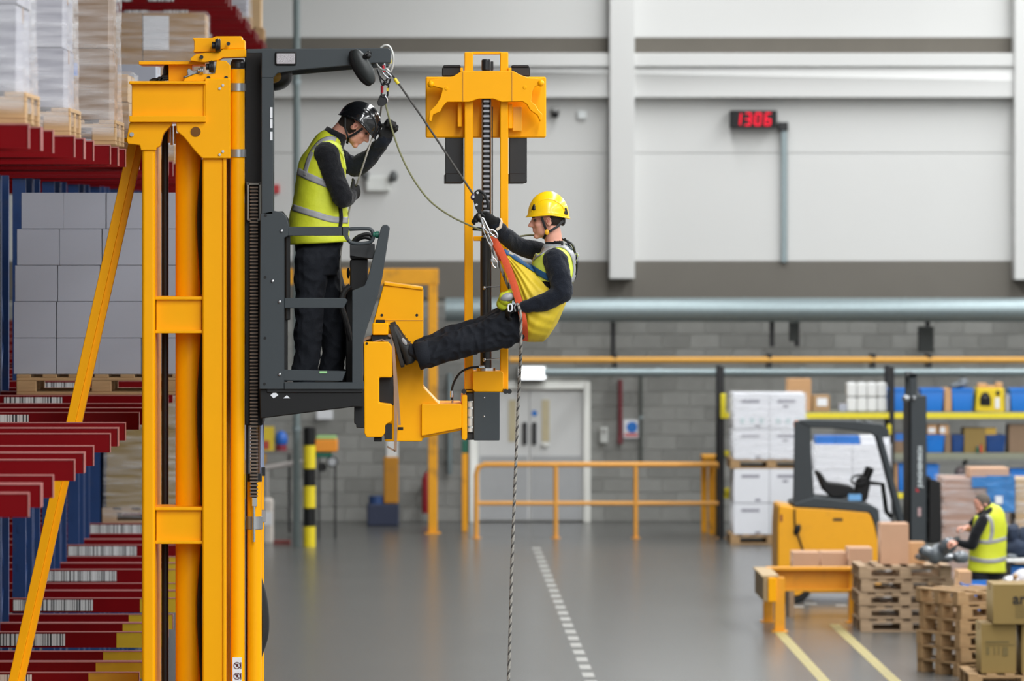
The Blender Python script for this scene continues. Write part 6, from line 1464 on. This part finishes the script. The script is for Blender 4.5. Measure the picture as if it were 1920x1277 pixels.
m = MB(); m.ell(P(1896, 1088, 62.5), (.09, .12, .05)); m.ell(P(1918, 1083, 62.6), (.12, .14, .09)); wp = m.build('white_wrap', mat('white_plastic', rgb(206, 206, 212), .4, bump=.4, bscale=9), loc=P(1900, 1094, 62.5), fn=lambda bm: crumple(bm, .02, 9)); tag(wp, 'crumpled white plastic behind the big olive carton', 'plastic'); MB().ell(P(1904, 1081, 62.4), (.03, .05, .03)).build('brown_piece', CARD, wp)
carton('carton carrying the white plastic behind the olive cartons', PX(1882, 62.4), PX(1945, 62.4), 62.3, 62.9, 0, PZ(1093, 62.4), CARD)
# wrapped brown load behind the far worker
QY = 72.5
pallet('pallet under the film-wrapped brown load behind the far worker', PX(1829, QY), QY + .5, 0)
WBR = mat('wrapped_brown', rgb(168, 132, 114), .6, var=.1)
hq_ = (PZ(897, QY) - .146) / 4
for r in range(4):
    for c in range(2): carton('brown carton in the wrapped load behind the far worker, %s tier, %s' % (nm[r], ('left', 'right')[c]), PX(1770, QY) + c * .4 + .003, PX(1770, QY) + c * .4 + .397, QY + .02, QY + .98, .146 + r * hq_, .146 + (r + 1) * hq_ - .004, WBR, group='brown film-wrapped load')
film('clear film around the brown load behind the far worker', 'stretch_film', PX(1767, QY), PX(1770, QY) + .82, QY, QY + 1.0, .1, PZ(896, QY), FILM, .02)
m = MB(); Yq = QY - .06
m.box(PX(1850, QY), PX(1902, QY), QY - .03, QY + .8, PZ(960, QY), PZ(892, QY)); m.box(PX(1822, QY), PX(1850, QY), QY - .03, QY + .8, PZ(914, QY), PZ(894, QY))
bf = m.build('blue_sheet', BFILM, loc=P(1870, 961, QY), solid=.01); tag(bf, 'shiny blue plastic sheet over the wrapped brown load', 'plastic sheet')
MB().pbox(1866, 1880, 930, 945, QY - .085, .01).build('white_mark', PAPER, bf)
sbox('flat tan carton lying on the wrapped brown load', 1819, 1892, 878, 897, ORC, Y=QY + .1, d=.6)
pallet('pallet under the tan load at the right edge', PX(1940, QY), QY + .6, 0)
for r in range(3): carton('tan carton at the right edge behind the far worker, %s tier' % nm[r], PX(1899, QY + .1) + .04, PX(1985, QY + .1), QY + .12, QY + 1.0, .146 + r * .42, .146 + (r + 1) * .42 - .004, TAN, group='tan load at the right edge')
film('clear film around the tan load at the right edge', 'stretch_film', PX(1899, QY + .1) + .025, PX(1985, QY + .1) + .02, QY + .1, QY + 1.02, .1, .146 + 1.26, FILM, .02)
# ---- floor markings
fm = thing('lane_marking', 'dashed white lane line painted on the floor', 'floor marking', (1.92, 70, 0))
WP = mat('worn_white_paint', rgb(164, 163, 158), .6, var=.1)
d0 = None
for k in range(32):
    if d0 is None: d0 = MB().box(1.865, 1.985, 69.72, 70.28, .0005, .003).build('dash', WP, fm); o = d0
    else: o = d0.copy(); COL.objects.link(o)
    o.location.y = -20.4 + k * 1.03
YPNT = mat('worn_yellow_paint', rgb(160, 146, 88), .6, var=.15, dirt=.7, dcol=rgb(126, 124, 116))
for i, (x, a, b) in enumerate(((4.31, 44, 65.2), (5.03, 44, 66.2))):
    o = MB().box(x - .06, x + .06, a, b, .0005, .003).build('lane_marking', YPNT, loc=(x, (a + b) / 2, 0)); tag(o, 'worn yellow floor line, %s of the two at the lower right' % ('left', 'right')[i], 'floor marking')
for i, (px, py, Y) in enumerate(((1497, 1140, 69.3), (1520, 1137, 69.8), (1577, 1139, 69.5))):
    o = MB().box(PX(px, Y) - .07, PX(px, Y) + .07, Y - .12, Y + .12, .0005, .003).build('floor_patch', WP, loc=(PX(px, Y), Y, 0)); tag(o, 'white paint patch on the floor under the barrier, %s' % ('left', 'middle', 'right')[i], 'floor marking')
